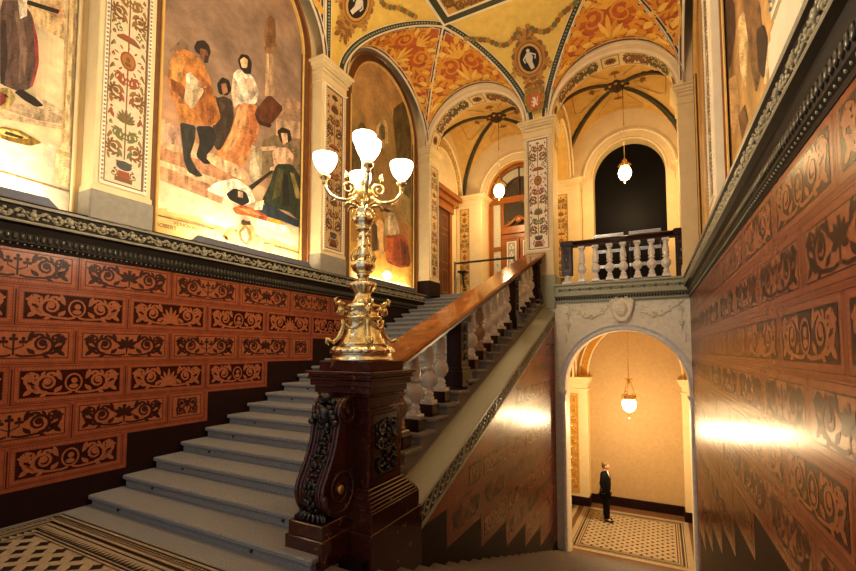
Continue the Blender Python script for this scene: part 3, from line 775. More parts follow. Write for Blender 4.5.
# ================================================================== arches toolkit
def arch_wall(mb, f, x0, x1, zb, zt, cx, rx, zs, rz, m, depth, ms=None, n=28, zj=None):
    "wall field pierced by one round-headed opening; f maps (x, z, lift); depth goes to -lift"
    ms = ms or m; zj = zb if zj is None else zj
    for h in (0, -depth):
        rect(mb, f, x0, cx-rx, zb, zt, m, h=h); rect(mb, f, cx+rx, x1, zb, zt, m, h=h)
        for i in range(n):
            a, b = pi-pi*i/n, pi-pi*(i+1)/n
            mb.face([f(cx+rx*cos(a), zs+rz*sin(a), h), f(cx+rx*cos(b), zs+rz*sin(b), h), f(cx+rx*cos(b), zt, h), f(cx+rx*cos(a), zt, h)], m)
    for i in range(n):
        a, b = pi-pi*i/n, pi-pi*(i+1)/n
        mb.face([f(cx+rx*cos(a), zs+rz*sin(a), 0), f(cx+rx*cos(a), zs+rz*sin(a), -depth), f(cx+rx*cos(b), zs+rz*sin(b), -depth), f(cx+rx*cos(b), zs+rz*sin(b), 0)], ms, smooth=True)
    for s in (-1, 1):
        mb.face([f(cx+s*rx, zb, 0), f(cx+s*rx, zb, -depth), f(cx+s*rx, zs, -depth), f(cx+s*rx, zs, 0)], ms)
    mb.face([f(x0, zt, 0), f(x1, zt, 0), f(x1, zt, -depth), f(x0, zt, -depth)], m)
    for x in (x0, x1): mb.face([f(x, zb, 0), f(x, zt, 0), f(x, zt, -depth), f(x, zb, -depth)], m)
def arc_mold(mb, f, cx, zs, rx, rz, prof, ms, a0=0, a1=pi, n=36):
    "prof: (extra radius, lift) chain; ms: one material or one per segment"
    for i in range(n):
        a, b = a0+(a1-a0)*i/n, a0+(a1-a0)*(i+1)/n
        for j in range(len(prof)-1):
            (d0, h0), (d1, h1) = prof[j], prof[j+1]; m = ms if isinstance(ms, str) else ms[j]
            P = lambda d, h, t: f(cx+(rx+d)*cos(t), zs+(rz+d)*sin(t), h)
            mb.face([P(d0, h0, a), P(d1, h1, a), P(d1, h1, b), P(d0, h0, b)], m, smooth=False)
FE = lambda Y: Pl((0, Y, 0), (1, 0, 0), (0, 0, 1), (0, -1, 0))     # faces the camera side
# ------------------------------------------------------------------ end wall under the gallery
f = FE(YE); XR = .62
mb = MB(); AX, AR, AZ = -.83, 1.345, -.88
arch_wall(mb, f, XC-.4, XR, ZG, 1.36, AX, AR, AZ, AR, 'stone', .55)
ew = struct(mb.build('wall_end', recalc=False))
mb = MB()
arc_mold(mb, f, AX, AZ, AR, AR, [(-.005, -.1), (-.005, .02), (.03, .03), (.045, .012), (.09, .012), (.10, .035), (.135, .05), (.155, .04), (.16, 0)], 'marble_grey')
mb.build('archivolt', ew)
for s in (-1, 1):
    mb = MB(); xj = AX+s*(AR+.055)
    mb.lathe([(.08, ZG), (.08, ZG+.15), (.06, ZG+.2), (.055, -1.30), (.07, -1.27), (.055, -1.25), (.07, -1.16), (.09, -1.12), (.09, -1.08)], 'marble_grey', (xj, YE-.02, 0), 16)
    mb.box(xj-.10, xj+.085 if s > 0 else xj+.10, YE-.12, YE+.1, -1.09, -1.03, 'marble_grey', .01)
    mb.build('jamb_column', ew)
# entablature of the gallery edge
mb = MB()
mb.box(XC+.05, XR, YE-.02, YE+.2, 1.15, 1.36, 'olive'); mb.box(XC+.03, XR, YE-.08, YE+.2, 1.19, 1.22, 'olive'); mb.box(XC+.02, XR, YE-.12, YE+.3, 1.33, 1.38, 'olive', .01)
mb.box(XC+.03, XR, YE-.08, YE+.35, 1.38, 1.60, 'olive'); mb.box(XC+.01, XR, YE-.13, YE+.4, 1.60, 1.66, 'olive', .012)
t4 = struct(mb.build('trim_4'))
mb = MB(); x = XC+.09
while x < XR-.02:
    mb.ball((x, YE-.055, 1.275), .032, 'relief_dark', 3, (.8, .6, 1.3)); x += .062
x = XC+.18; k = 0
while x < XR-.06:
    for q in range(8): mb.ball((x+.035*cos(q*pi/4), YE-.085, 1.49+.035*sin(q*pi/4)), .012, 'relief_dark', 3)
    mb.ball((x, YE-.09, 1.49), .02, 'relief_dark', 4)
    mb.tube([(x+.05, YE-.082, 1.49), (x+.12, YE-.082, 1.52), (x+.19, YE-.082, 1.49)], .007, 'relief_dark', 4); mb.tube([(x+.05, YE-.082, 1.49), (x+.12, YE-.082, 1.46), (x+.19, YE-.082, 1.49)], .007, 'relief_dark', 4)
    x += .24; k += 1
mb.build('carved_band', t4)
# cartouche and garlands
crest = thing('cartouche', 'cream scrolled shield cartouche on the crown of the ground floor arch', 'cartouche', (AX, YE, .8))
O = (AX, YE, .8); mb = MB(O)
shp = [(-.20, .36), (-.26, .28), (-.21, .14), (-.17, -.02), (-.10, -.13), (0, -.20), (.10, -.13), (.17, -.02), (.21, .14), (.26, .28), (.20, .36), (.10, .33), (0, .38), (-.10, .33)]
mb.prism([(AX+x*1.05, YE-.09, .86+z) for x, z in shp], (0, .09, 0), 'stone'); mb.build('shield_back', crest)
mb = MB(O); mb.ball((AX, YE-.09, .97), .165, 'stone', 10, (.85, .4, 1.15))
for z, w in ((1.08, .08), (1.0, .10), (.93, .09)):
    mb.tube([(AX+w*t, YE-.150, z-.02*cos(t*pi/2)) for t in (-1, -.5, 0, .5, 1)], .012, 'stone', 5)
mb.build('shield', crest)
mb = MB(O)
for s in (-1, 1):
    for (x, z, r0, a, d) in ((.22, 1.13, .06, pi, -1), (.22, .95, .045, pi/2, 1), (.17, .78, .05, pi/2, 1), (.09, .70, .04, pi, 1), (.10, 1.22, .045, -pi/2, 1)):
        sp = spiral(s*x, z, r0, a if s > 0 else pi-a, 1.2, d*s, 10); mb.tube([(AX+u, YE-.10, v) for u, v in sp], [.02-.001*i for i in range(11)], 'stone', 6)
    mb.tube([(AX+s*.20, YE-.1, 1.2), (AX+s*.24, YE-.1, 1.05), (AX+s*.19, YE-.1, .85), (AX+s*.1, YE-.1, .72), (AX, YE-.1, .66)], .022, 'stone', 6)
mb.build('scrollwork', crest)
for s in (-1, 1):
    g = MB((AX+s*.8, YE, .9)); rnd = random.Random(4)
    pts = [(.27, 1.05), (.42, .93), (.55, .84), (.70, .80), (.85, .84), (1.0, .93), (1.12, 1.03), (1.24, 1.10)] if s < 0 else [(.27, 1.05), (.42, .93), (.55, .84), (.70, .80), (.85, .84), (1.0, .93), (1.12, 1.03), (1.22, 1.08)]
    for i, (x, z) in enumerate(pts):
        rr = .045+.03*sin(pi*i/7)
        for k in range(7): g.ball((AX+s*(x+rnd.uniform(-.05, .05)), YE-.02, z+rnd.uniform(-rr, rr)), rnd.uniform(.018, .036), 'stone', 3, (1, .7, 1))
    g.tube([(AX+s*x, YE-.01, z) for x, z in pts], .02, 'stone', 6)
    for (cx_, cz_) in ((1.24, .92), (1.24, .62)):
        for q in range(6): g.ball((AX+s*(cx_+.045*cos(q)), YE-.02, cz_+.05*sin(q)), .03, 'stone', 3, (1, .7, 1))
        g.ball((AX+s*cx_, YE-.03, cz_), .026, 'stone', 4); g.tube([(AX+s*cx_, YE-.01, cz_-.18), (AX+s*cx_, YE-.01, cz_+.15)], .012, 'stone', 5)
    for k in range(6): g.ball((AX+s*rnd.uniform(.4, 1.1), YE-.01, rnd.uniform(1.0, 1.12)), .03, 'stone', 4, (1.4, .4, .7))
    for q in range(3): g.ball((AX+s*(1.30), YE-.02, .35-.07*q), .03, 'stone', 4, (.6, .7, 1.3))
    tag(g.build('garland'), 'cream carved leaf garland %s of the shield cartouche over the ground floor arch' % ('left' if s < 0 else 'right'), 'relief', 'garlands over the ground floor arch')

# ------------------------------------------------------------------ gallery balustrade
YB = YE+.08
gx = lambda u: pt(u, 262, Y=YB).x
gal = thing('gallery_balustrade', 'level balustrade of white balusters with dark round rail on the gallery edge', 'balustrade', (-.8, YB, 1.66))
O = (-.8, YB, 1.66)
xl, xq = gx(562), gx(688)
mb = MB(O); mb.box(xl, xq, YB-.09, YB+.09, 2.60, 2.64, 'rail_dark', .01)
mb.tube([(gx(573), YB, 2.68), (xq-.26, YB, 2.68)], .082, 'rail_dark', 14); mb.box(xq-.28, xq+.03, YB-.12, YB+.12, 2.62, 2.78, 'rail_dark', .02); mb.box(xl-.03, gx(574), YB-.10, YB+.10, 2.62, 2.76, 'rail_dark', .02)
mb.build('rail', gal)
for a, b in ((xl, gx(572.5)), (xq-.24, xq)):
    mb = MB(O); lo = 1.66 if a > -1 else 1.88
    mb.box(a, b, YB-.1, YB+.1, lo, 2.61, 'rail_dark', .008)
    if lo > 1.7: mb.box(a+.01, b-.01, YB-.09, YB+.09, 1.66, 1.72, 'white_marble', .01); mb.lathe([(.07, 1.72), (.09, 1.76), (.06, 1.82), (.085, 1.88)], 'white_marble', ((a+b)/2, YB, 0), 16)
    p = mb.build('post', gal); r = MB(O); ff = FE(YB-.1); xc = (a+b)/2; w = (b-a)*.36
    frame(r, ff, xc-w, xc+w, 1.98, 2.56, .012, 'black_metal', h=.006)
    for z in (2.08, 2.46):
        for s in (-1, 1):
            sp = spiral(xc+s*w*.42, z, w*.4, pi/2, 1.2, s, 8); r.tube([ff(u, v, .01) for u, v in sp], .008, 'brown_paint', 4)
    r.ball(ff(xc, 2.27, .01), .03, 'brass_pale', 5); r.build('carved_panel', p)
first = None
for u in (582, 595.6, 609.6, 623.2, 637.4, 651.6, 666):
    x = gx(u)
    if first is None:
        mb = MB((x, YB, 1.66)); mb.box(x-.085, x+.085, YB-.085, YB+.085, 1.66, 1.76, 'white_marble', .006)
        mb.lathe([(r_*1.13, 1.75+z/.67*.79) for r_, z in BAL], 'white_marble', (x, YB, 0), 18); mb.box(x-.075, x+.075, YB-.075, YB+.075, 2.54, 2.60, 'white_marble', .006)
        first = mb.build('baluster', gal); first.location = V((x, YB, 1.66))-V(O)
        mb = MB((x, YB, 1.66)); mb.box(x-.09, x+.09, YB-.09, YB+.09, 1.655, 1.70, 'red_marble', .004); fp = mb.build('plinth_block', first)
    else:
        a = first.copy(); b = fp.copy(); COL.objects.link(a); COL.objects.link(b); a.parent = gal; b.parent = a; a.location = V((x, YB, 1.66))-V(O)

# ------------------------------------------------------------------ pilasters
ZS = 6.08
IV = hx('e2d2ae'); IVD = hx('d9b878')
def pilaster(label, x0, x1, y0, y1, zb, faces, base_m, body='cream', zbase=2.02, bg=IV, pal=None, group='wall pilasters', seed=0, top=ZS, capd=.45, sc_=1.0, zp=None):
    c = ((x0+x1)/2, (y0+y1)/2, zb); t = thing('pilaster', label, 'pilaster', c, group)
    mb = MB(c); mb.box(x0, x1, y0, y1, zbase, top-capd+.02, body, .008); mb.build('shaft', t)
    e = .03
    mb = MB(c); mb.box(x0-e, x1+e, y0-e, y1+e, zb, zbase-.06, base_m, .01); mb.box(x0-e*.6, x1+e*.6, y0-e*.6, y1+e*.6, zbase-.07, zbase+.02, body, .015); mb.build('base', t)
    mb = MB(c); h = capd; z = top-h
    for a, b, q in ((0, .05, .03), (.05, .40, .005), (.40, .50, .035), (.50, .60, .015), (.60, .72, .06), (.72, .9, .09), (.88, 1, .13)):
        mb.box(x0-q*sc_, x1+q*sc_, y0-q*sc_, y1+q*sc_, z+h*a, z+h*b, 'cream' if body != 'cream_light' else body, .006)
    mb.build('capital', t)
    for fc in faces:
        w0 = (y1-y0) if fc in '+-' else (x1-x0)
        if fc == '+': f = Pl((x1, (y0+y1)/2, 0), (0, 1, 0), (0, 0, 1), (1, 0, 0))
        elif fc == '-': f = Pl((x0, (y0+y1)/2, 0), (0, -1, 0), (0, 0, 1), (-1, 0, 0))
        elif fc == '>': f = Pl((x1, (y0+y1)/2, 0), (0, 1, 0), (0, 0, 1), (1, 0, 0))
        else: f = Pl(((x0+x1)/2, y0, 0), (1, 0, 0), (0, 0, 1), (0, -1, 0))
        w = w0*.70; b0 = (zp or zbase+.08); h = top-capd-.06-b0
        p = MB(c); f2 = Pl(f.O+V((0, 0, b0)), f.eu, f.ev, f.n)
        fr = w0*.055
        # moulded, beaded frame
        for (u0, u1, v0, v1) in ((-w/2-fr, w/2+fr, -fr, 0), (-w/2-fr, w/2+fr, h, h+fr), (-w/2-fr, -w/2, 0, h), (w/2, w/2+fr, 0, h)):
            a_ = [f2(u0, v0, .025), f2(u1, v0, .025), f2(u1, v1, .025), f2(u0, v1, .025)]; p.prism(a_, f2.n*-.028, 'cream_light')
        k = int(h/.055)
        for i in range(k):
            for s in (-1, 1): p.ball(f2(s*(w/2+fr*.5), h*(i+.5)/k, .027), .015, 'grey_plaster', 3)
        fr_o = p.build('panel_frame', t)
        p = MB(c); candelabra_panel(p, f2, w, h, bg, seed=seed, pal=pal); p.build('painted_panel', t)
    return t
pilaster('large pilaster with painted grotesque panel on the left wall, nearest the camera', -6.40, -6.10, 2.73, 3.42, 1.60, '+', 'grey_plaster', seed=1)
pilaster('ornate pilaster on the left wall behind the candelabrum, between the two arched murals', -6.40, -6.10, 6.80, 7.58, 1.60, '+', 'grey_plaster', bg=hx('c9a873'), seed=2, pal=[hx('4a2c14'), hx('6b431c'), hx('5c4a2a'), hx('7a3a1c'), hx('4a2c14')])
pilaster('corner pilaster at the head of the left flight with dark red base', -6.40, -6.02, 11.41, 12.05, 1.60, '+', 'maroon', bg=IVD, zbase=2.10, seed=3, pal=[hx('6b431c'), OL, hx('7a4a1c')])
pilaster('central pillar with white grotesque panel between the two gallery arches', -3.15, -2.40, 11.40, 12.05, 1.05, '^', 'olive', zbase=1.98, zp=2.62, seed=4, bg=hx('ece2cc'), group='arcade pillars')
pilaster('right end pillar of the gallery arcade beside the right wall', .46, .85, 11.40, 12.05, 1.62, '', 'cream', zbase=1.9, seed=5, group='arcade pillars')
pilaster('pilaster on the right wall between its two murals', .685, .95, 6.80, 7.60, 1.64, '-', 'cream_light', body='cream_light', seed=6)
pilaster('pilaster on the right wall nearest the camera, above the carved cornice', .685, .95, 2.73, 3.42, 1.64, '-', 'cream_light', body='cream_light', seed=7)
pilaster('rear pilaster of the left gallery bay beside the glazed doorway', -6.40, -5.45, 14.25, 14.9, 1.70, '', 'ochre', top=5.45, capd=.35, zbase=1.9, seed=8, group='rear gallery pilasters')
pilaster('rear pilaster of the gallery left of the dark arched window', -3.15, -2.20, 14.35, 14.9, 1.70, '', 'ochre', top=5.45, capd=.35, zbase=1.9, seed=9, group='rear gallery pilasters')
pilaster('rear pilaster of the gallery right of the dark arched window', .50, .95, 14.35, 14.9, 1.70, '', 'ochre', top=5.45, capd=.35, zbase=1.9, group='rear gallery pilasters')
# narrow painted strips of the two rear pilasters, part of the rear wall's decoration
# ------------------------------------------------------------------ upper walls
mb = MB()
mb.box(-6.9, -6.42, -2, 15.3, 1.55, 9.2, 'cream'); struct(mb.build('wall_left'))
mb = MB(); mb.box(.84, 1.3, -2, 15.3, 1.55, 9.2, 'cream'); struct(mb.build('wall_right'))
# arcade wall over the pillars
f = FE(11.42); AXS = [(-4.585, 1.43), (-.97, 1.43)]
mb = MB()
arch_wall(mb, f, -6.42, -2.78, ZS-.02, 8.4, AXS[0][0], 1.43, ZS, 1.24, 'cream', .55, 'cream')
arch_wall(mb, f, -2.78, .86, ZS-.02, 8.4, AXS[1][0], 1.43, ZS, 1.24, 'cream', .55, 'cream')
aw = struct(mb.build('wall_back', recalc=False))
for cx_, rx_ in AXS:
    mb = MB(); arc_mold(mb, f, cx_, ZS, rx_, 1.24, [(-.004, -.02), (-.004, .03), (.05, .035), (.06, .02), (.13, .02), (.15, .045), (.17, .045), (.18, 0)], ['cream', 'cream_light', 'cream', 'cream', 'cream', 'cream_light', 'cream'])
    mb.build('archivolt', aw)
    # painted coffers on the soffit
    mb = MB(); L_ = pi*1.335; 
    def sf(u, v, h=0, cx_=cx_):
        a = pi-u/1.335; r1, r2 = 1.43-.006-h, 1.24-.006-h
        return V((cx_+r1*cos(a), 11.42+.275+v, ZS+r2*sin(a)))
    rects = []; n = 7; gap = .07; wl = (L_-gap*(n+1))/n
    for i in range(n):
        u0 = gap+i*(wl+gap); u1 = u0+wl; m_ = 4
        if i == n//2 : u0 += .06; u1 -= .06
        for k in range(m_):
            ua, ub = u0+(u1-u0)*k/m_, u0+(u1-u0)*(k+1)/m_
            mb.face([sf(ua, -.2, .0), sf(ub, -.2, .0), sf(ub, .2, .0), sf(ua, .2, .0)], 'paint', hx('e0cc98'))
            for s in (-1, 1):
                mb.face([sf(ua, s*.2, .002), sf(ub, s*.2, .002), sf(ub, s*.225, .002), sf(ua, s*.225, .002)], 'paint', BR)
        for uu in (u0, u1-.02): mb.face([sf(uu, -.2, .003), sf(uu+.02, -.2, .003), sf(uu+.02, .2, .003), sf(uu, .2, .003)], 'paint', BR)
        uc = (u0+u1)/2
        if i % 3 == 0:
            for q in range(12): leaf(mb, sf, uc, 0, q*pi/6, .15, .06, 'paint', hx('7a4a18'), .004)
            disc(mb, sf, uc, 0, .06, 'paint', hx('4a2c10'), .006)
        else: motif(mb, sf, uc, 0, (u1-u0)*.95, .36, [0, 2, 3, 1][i % 4], 'paint', [hx('5e4422'), hx('70481f'), hx('56481f')][i % 3], .004)
    mb.build('painted_soffit', aw)

# ------------------------------------------------------------------ main vault
H0, H1 = 1.50, 1.95
def prof_(t, s): return ZS+(H0+(H1-H0)*s)*sqrt(max(0, 1-t*t))
class Cell:
    def __init__(c, C, e1, a, e2, w): c.C = V(C); c.e1 = V(e1); c.a = a; c.e2 = V(e2); c.w = w
    def P(c, t, s, h=0):
        t = max(-1, min(1, t)); s = max(0, s); p = c.C+c.e1*(t*c.a)+c.e2*(s*c.w); p.z = prof_(t, s)
        n = V((c.e1.x*-t, c.e1.y*-t, -sqrt(max(.02, 1-t*t)))).normalized(); return p+n*h
YA = 11.42
cells = {}
yc_ = [9.46, 5.12, 1.05]; ya_ = [(7.50, 11.42), (3.38, 6.86), (-.9, 2.85)]
JX1, JX2 = -4.60, -.93; JY = 9.46
cells['E1'] = Cell((-4.60, YA, 0), (1, 0, 0), 1.54, (0, -1, 0), YA-JY); cells['E2'] = Cell((JX2, YA, 0), (1, 0, 0), 1.54, (0, -1, 0), YA-JY)
for i, (c_, (a, b)) in enumerate(zip(yc_, ya_)):
    cells['L%d' % i] = Cell((-6.12, c_, 0), (0, 1, 0), (b-a)/2, (1, 0, 0), JX1+6.12); cells['R%d' % i] = Cell((.62, c_, 0), (0, 1, 0), (b-a)/2, (-1, 0, 0), .62-JX2)
ZT = ZS+H1
mb = MB(); om = MB()
def grid_face(fn, n, m, mt, col=(1, 1, 1), target=None):
    t_ = target or mb; k = len(t_.v)
    for i in range(n+1):
        for j in range(m+1): t_.vert(fn(i/n, j/m))
    for i in range(n):
        for j in range(m): t_.idx((k+i*(m+1)+j, k+(i+1)*(m+1)+j, k+(i+1)*(m+1)+j+1, k+i*(m+1)+j+1), mt, col, True)
for nm, c in cells.items():
    tt = lambda q: -cos(pi*q)
    grid_face(lambda u, v, c=c: c.P(tt(u), v*(1-abs(tt(u)))), 32, 6, 'orange')
    # cream and green edging, brown line
    for sgn in (-1, 1):
        for (o0, o1, m_, h) in ((0, .035, 'cream_light', .012), (.035, .10, 'green', .008), (.10, .125, 'cream_light', .010)):
            pts0, pts1 = [], []
            for i in range(25):
                t = cos(pi/2*i/24); s = 1-t
                k0 = o0/c.a; k1 = o1/c.a
                pts0.append(c.P(sgn*max(0, t-k0), max(0, s), h) if t > k0 else c.P(0, s-(k0-t), h)); pts1.append(c.P(sgn*max(0, t-k1), max(0, s), h) if t > k1 else c.P(0, max(0, s-(k1-t)), h))
            for i in range(24): om.face([pts0[i], pts1[i], pts1[i+1], pts0[i+1]], m_)
    # gold arabesque
    fm = lambda u, v, h=0, c=c: c.P(u/c.a, v/c.w, .012+h)
    G = [hx('f0b848'), hx('f7cc64'), hx('e29a30')]
    if nm in ('L1', 'L2', 'R1', 'R2'): G = G[:1]
    w = c.w; a = c.a
    for s in (-1, 1):
        for (x_, y_, r_, w_, n_) in ((.21, .42, .20, .085, 8), (.47, .25, .155, .07, 8), (.11, .70, .095, .05, 5), (.69, .14, .09, .045, 6), (.33, .12, .08, .045, 5), (.09, .17, .09, .045, 5), (.30, .63, .06, .03, 4), (.58, .38, .05, .03, 4), (.10, .88, .04, .025, 3)):
            scroll(om, fm, s*a*x_, w*y_, w*r_, -pi/2+.3*s, 1.5, s, w_, 'paint', G[n_ % len(G)], n_, .0, 14)
        ribbon(om, fm, [(0, w*.06), (s*a*.12, w*.06), (s*a*.2, w*.2), (s*a*.34, w*.10), (s*a*.5, w*.07), (s*a*.64, w*.05), (s*a*.80, w*.07)], .05, 'paint', G[0], 0)
        for q in range(6): leaf(om, fm, s*a*(.1+.13*q), w*(.09-.01*q), atan2(.6, s*.8), w*.17, w*.075, 'paint', G[q % len(G)], .001)
        for q in range(5): leaf(om, fm, s*a*(.05+.11*q), w*(.72-.13*q), atan2(.8, s*.6), w*.16, w*.075, 'paint', G[q % len(G)], .001)
    for q in range(7): leaf(om, fm, 0, w*.08, pi/2+(q-3)*.35, w*(.36-.05*abs(q-3)), w*.06, 'paint', G[q % len(G)], .002)
    for q in range(5): leaf(om, fm, 0, w*.5, pi/2+(q-2)*.4, w*(.28-.04*abs(q-2)), w*.05, 'paint', G[0], .002)
    # moulding along the wall arch
    for i in range(32):
        t0, t1 = tt(i/32), tt((i+1)/32)
        for (o0, o1, m_, h) in ((0, .05, 'cream_light', .02), (.05, .09, 'brown_paint', .012), (.09, .115, 'cream_light', .014)):
            om.face([c.P(t0, o0/c.w, h), c.P(t1, o0/c.w, h), c.P(t1, o1/c.w, h), c.P(t0, o1/c.w, h)], m_)
# pendentive fields between neighbouring cells
def field(name, cA, sA, cB, sB, med=True):
    "from edge sA of cell A to edge sB of cell B"
    def P(d, w, h=0):
        pa = cA.P(sA*(1-d), d); pb = cB.P(sB*(1-d), d); p = pa.lerp(pb, w); p.z -= h*.6
        inw = (cA.e2+cB.e2).normalized(); return p+inw*(h*.8)
    dd = lambda q: 1-cos(q*pi/2)
    grid_face(lambda u, v: P(dd(u), v), 16, 4, 'yellow')
    for side in (0, 1):
        for (o0, o1, m_, h) in ((0, .04, 'cream_light', .02), (.04, .18, 'green', .012), (.18, .20, 'cream_light', .014)):
            for i in range(20):
                d0, d1 = dd(i/20), dd((i+1)/20); L0 = (P(d0, 1)-P(d0, 0)).length; L1_ = (P(d1, 1)-P(d1, 0)).length
                q = lambda d, L, o: (min(o/L, .48) if side == 0 else 1-min(o/L, .48))
                om.face([P(d0, q(d0, L0, o0), h), P(d0, q(d0, L0, o1), h), P(d1, q(d1, L1_, o1), h), P(d1, q(d1, L1_, o0), h)], m_)
        for i in range(44):   # leaf beads of the green band
            d0 = dd(.12+.86*i/44); L0 = (P(d0, 1)-P(d0, 0)).length
            o = min(.11/L0, .3); w_ = o if side == 0 else 1-o
            c0 = P(d0, w_, .022); om.ball(c0, .035, 'olive', 3, (.8, .8, .35))
    if not med: return P
    def fm(u, v, h=0):
        d = 1-cos(max(.02, min(1, v))*pi/2); return P(d, .5+u/max(.3, (P(d, 1)-P(d, 0)).length), .02+h)
    B1, B2, B3 = hx('8a5a24'), hx('b5823a'), hx('c99a4c')
    K = 1/3.2; yv = .56; S_ = 1.15
    q_ = lambda u, v, h=0: fm(u*S_, yv+v*K*S_, h)
    for q in range(18):
        a = q*pi/9; disc(om, q_, .33*cos(a), .38*sin(a), .075, 'paint', B2 if q % 2 else B1, .0, 9)
    disc(om, q_, 0, 0, .33, 'paint', B2, .006, 24, .38); disc(om, q_, 0, 0, .29, 'paint', B1, .012, 24, .34); disc(om, q_, 0, 0, .26, 'paint', B3, .018, 24, .31); disc(om, q_, 0, 0, .21, 'paint', hx('1c1210'), .024, 24, .26)
    W = hx('d8cdb8'); disc(om, q_, .0, .17, .04, 'paint', W, .034, 9)
    om.face([q_(u, v, .034) for u, v in ((-.05, .13), (.05, .13), (.08, .03), (.05, -.06), (.08, -.2), (-.0, -.22), (-.05, -.08), (-.09, .0))], 'paint', W)
    ribbon(om, q_, [(.04, .11), (.14, .06), (.12, -.02)], .03, 'paint', W, .034); ribbon(om, q_, [(-.04, .11), (-.13, .02), (-.1, -.06)], .03, 'paint', W, .034)
    for s in (-1, 1):
        for k in range(16):
            x = s*(.10+.075*k); z = .62-.20*sin(min(pi, k*pi/9))+(.0 if k < 9 else .03*(k-9))
            disc(om, q_, x, z, .060, 'paint', [B2, OL, B1][k % 3], .002+.001*(k % 2), 7)
        scroll(om, q_, s*.16, .50, .10, pi/2, 1, s, .05, 'paint', B1, 4, .002, 8); scroll(om, q_, s*.42, -.2, .10, pi/2, 1.1, s, .04, 'paint', B2, 4, .002, 8)
        for q in range(4): leaf(om, q_, s*.05, -.40-.08*q, -pi/2+s*(1.2-.2*q), .22, .1, 'paint', B1 if q % 2 else B2, .003)
        scroll(om, q_, s*.14, -.56, .09, -pi/2, 1.1, -s, .04, 'paint', B1, 4, .004, 8)
    for q in range(7): disc(om, q_, 0, -.42-.07*q, .075-.008*q, 'paint', B2 if q % 2 else B1, .005, 8)
    for q in range(5): leaf(om, q_, 0, .42, pi/2+(q-2)*.5, .2, .09, 'paint', B1 if q % 2 else B2, .004)
    # crowned cartouche at the foot
    
    return fm
fmE = field('E', cells['E1'], 1, cells['E2'], -1)
for sd in 'LR':
    field(sd, cells[sd+'0'], -1, cells[sd+'1'], 1); field(sd, cells[sd+'1'], -1, cells[sd+'2'], 1)
# crown: flat field with framed panel
def flat(x0, x1, y0, y1, m, z): mb.face([(x0, y0, z), (x1, y0, z), (x1, y1, z), (x0, y1, z)], m)
flat(JX1, JX2, -2, JY, 'yellow', ZT+.0)
for (a, m_) in ((0, 'cream_light'), (.07, 'green'), (.24, 'cream_light'), (.30, 'ochre'), (.62, 'cream_light'), (.70, 'brown_paint'), (.74, 'yellow')):
    flat(JX1+a, JX2-a, -1.9+a, JY-a, m_, ZT-.006-a*.03)
fc = lambda u, v, h=0: V((u, v, ZT-.03-h))
for k in range(16):
    motif(om, lambda u, v, h=0, k=k: fc(JX1+.46+v, JY-.8-k*.62+u, h), 0, 0, .56, .26, [0, 2][k % 2], 'paint', hx('7a5420'), .002)
for k in range(5): motif(om, lambda u, v, h=0, k=k: fc(JX1+.8+.55*k+u, JY-.46+v, h), 0, 0, .5, .26, [2, 0][k % 2], 'paint', hx('7a5420'), .002)
mb.face([(-6.9, -2, 9.1), (1.3, -2, 9.1), (1.3, 12, 9.1), (-6.9, 12, 9.1)], 'dark_paint')
ce = struct(mb.build('ceiling', recalc=False)); om.build('painted_decoration', ce, recalc=False)
# shield with white lion at the foot of the end field
sh = MB(); ctr = V((-2.775, 11.20, 6.46)); ff = Pl(ctr, (.95, 0, 0), (0, -.25, .97), (0, -.97, -.25))
sh.face([ff(u, v, .0) for u, v in ((-.25, .38), (.25, .38), (.3, .1), (.2, -.2), (-.2, -.2), (-.3, .1))], 'paint', hx('9c7a34'))
sh.prism([ff(u, v, .0) for u, v in ((-.17, .22), (.17, .22), (.17, .0), (.10, -.12), (0, -.18), (-.10, -.12), (-.17, 0))], ff.n*.03, 'orange')
W = hx('e8dcc4'); 
for P_ in ([(-.05, -.10), (-.01, -.10), (.02, -.03), (.06, -.09), (.09, -.08), (.06, .02), (.05, .09), (.0, .14), (-.05, .15), (-.06, .11), (-.03, .09), (-.03, .04), (-.08, .06), (-.10, .04), (-.04, .0), (-.05, -.04), (-.09, -.03), (-.10, -.05), (-.05, -.07)],
           [(.06, .0), (.10, .03), (.09, .09), (.11, .13), (.09, .15), (.07, .09), (.07, .04)]): sh.face([ff(u, v, .034) for u, v in P_], 'paint', W)
for s in (-1, 1):
    for (x, z, r0) in ((.2, .26, .07), (.23, .02, .06), (.12, -.16, .05)):
        sp = spiral(s*x, z, r0, pi/2, 1.1, s, 9); sh.tube([ff(u, v, .02) for u, v in sp], .018, 'gold_relief', 5)
    sh.tube([ff(s*.04, .34, .02), ff(s*.10, .42, .03), ff(s*.16, .36, .02)], .02, 'gold_relief', 5)
sh.ball(ff(0, .40, .03), .05, 'gold_relief', 4)
tag(sh.build('heraldic_shield', recalc=False), 'red shield with white lion in gold scrolls above the central gallery pillar', 'shield')

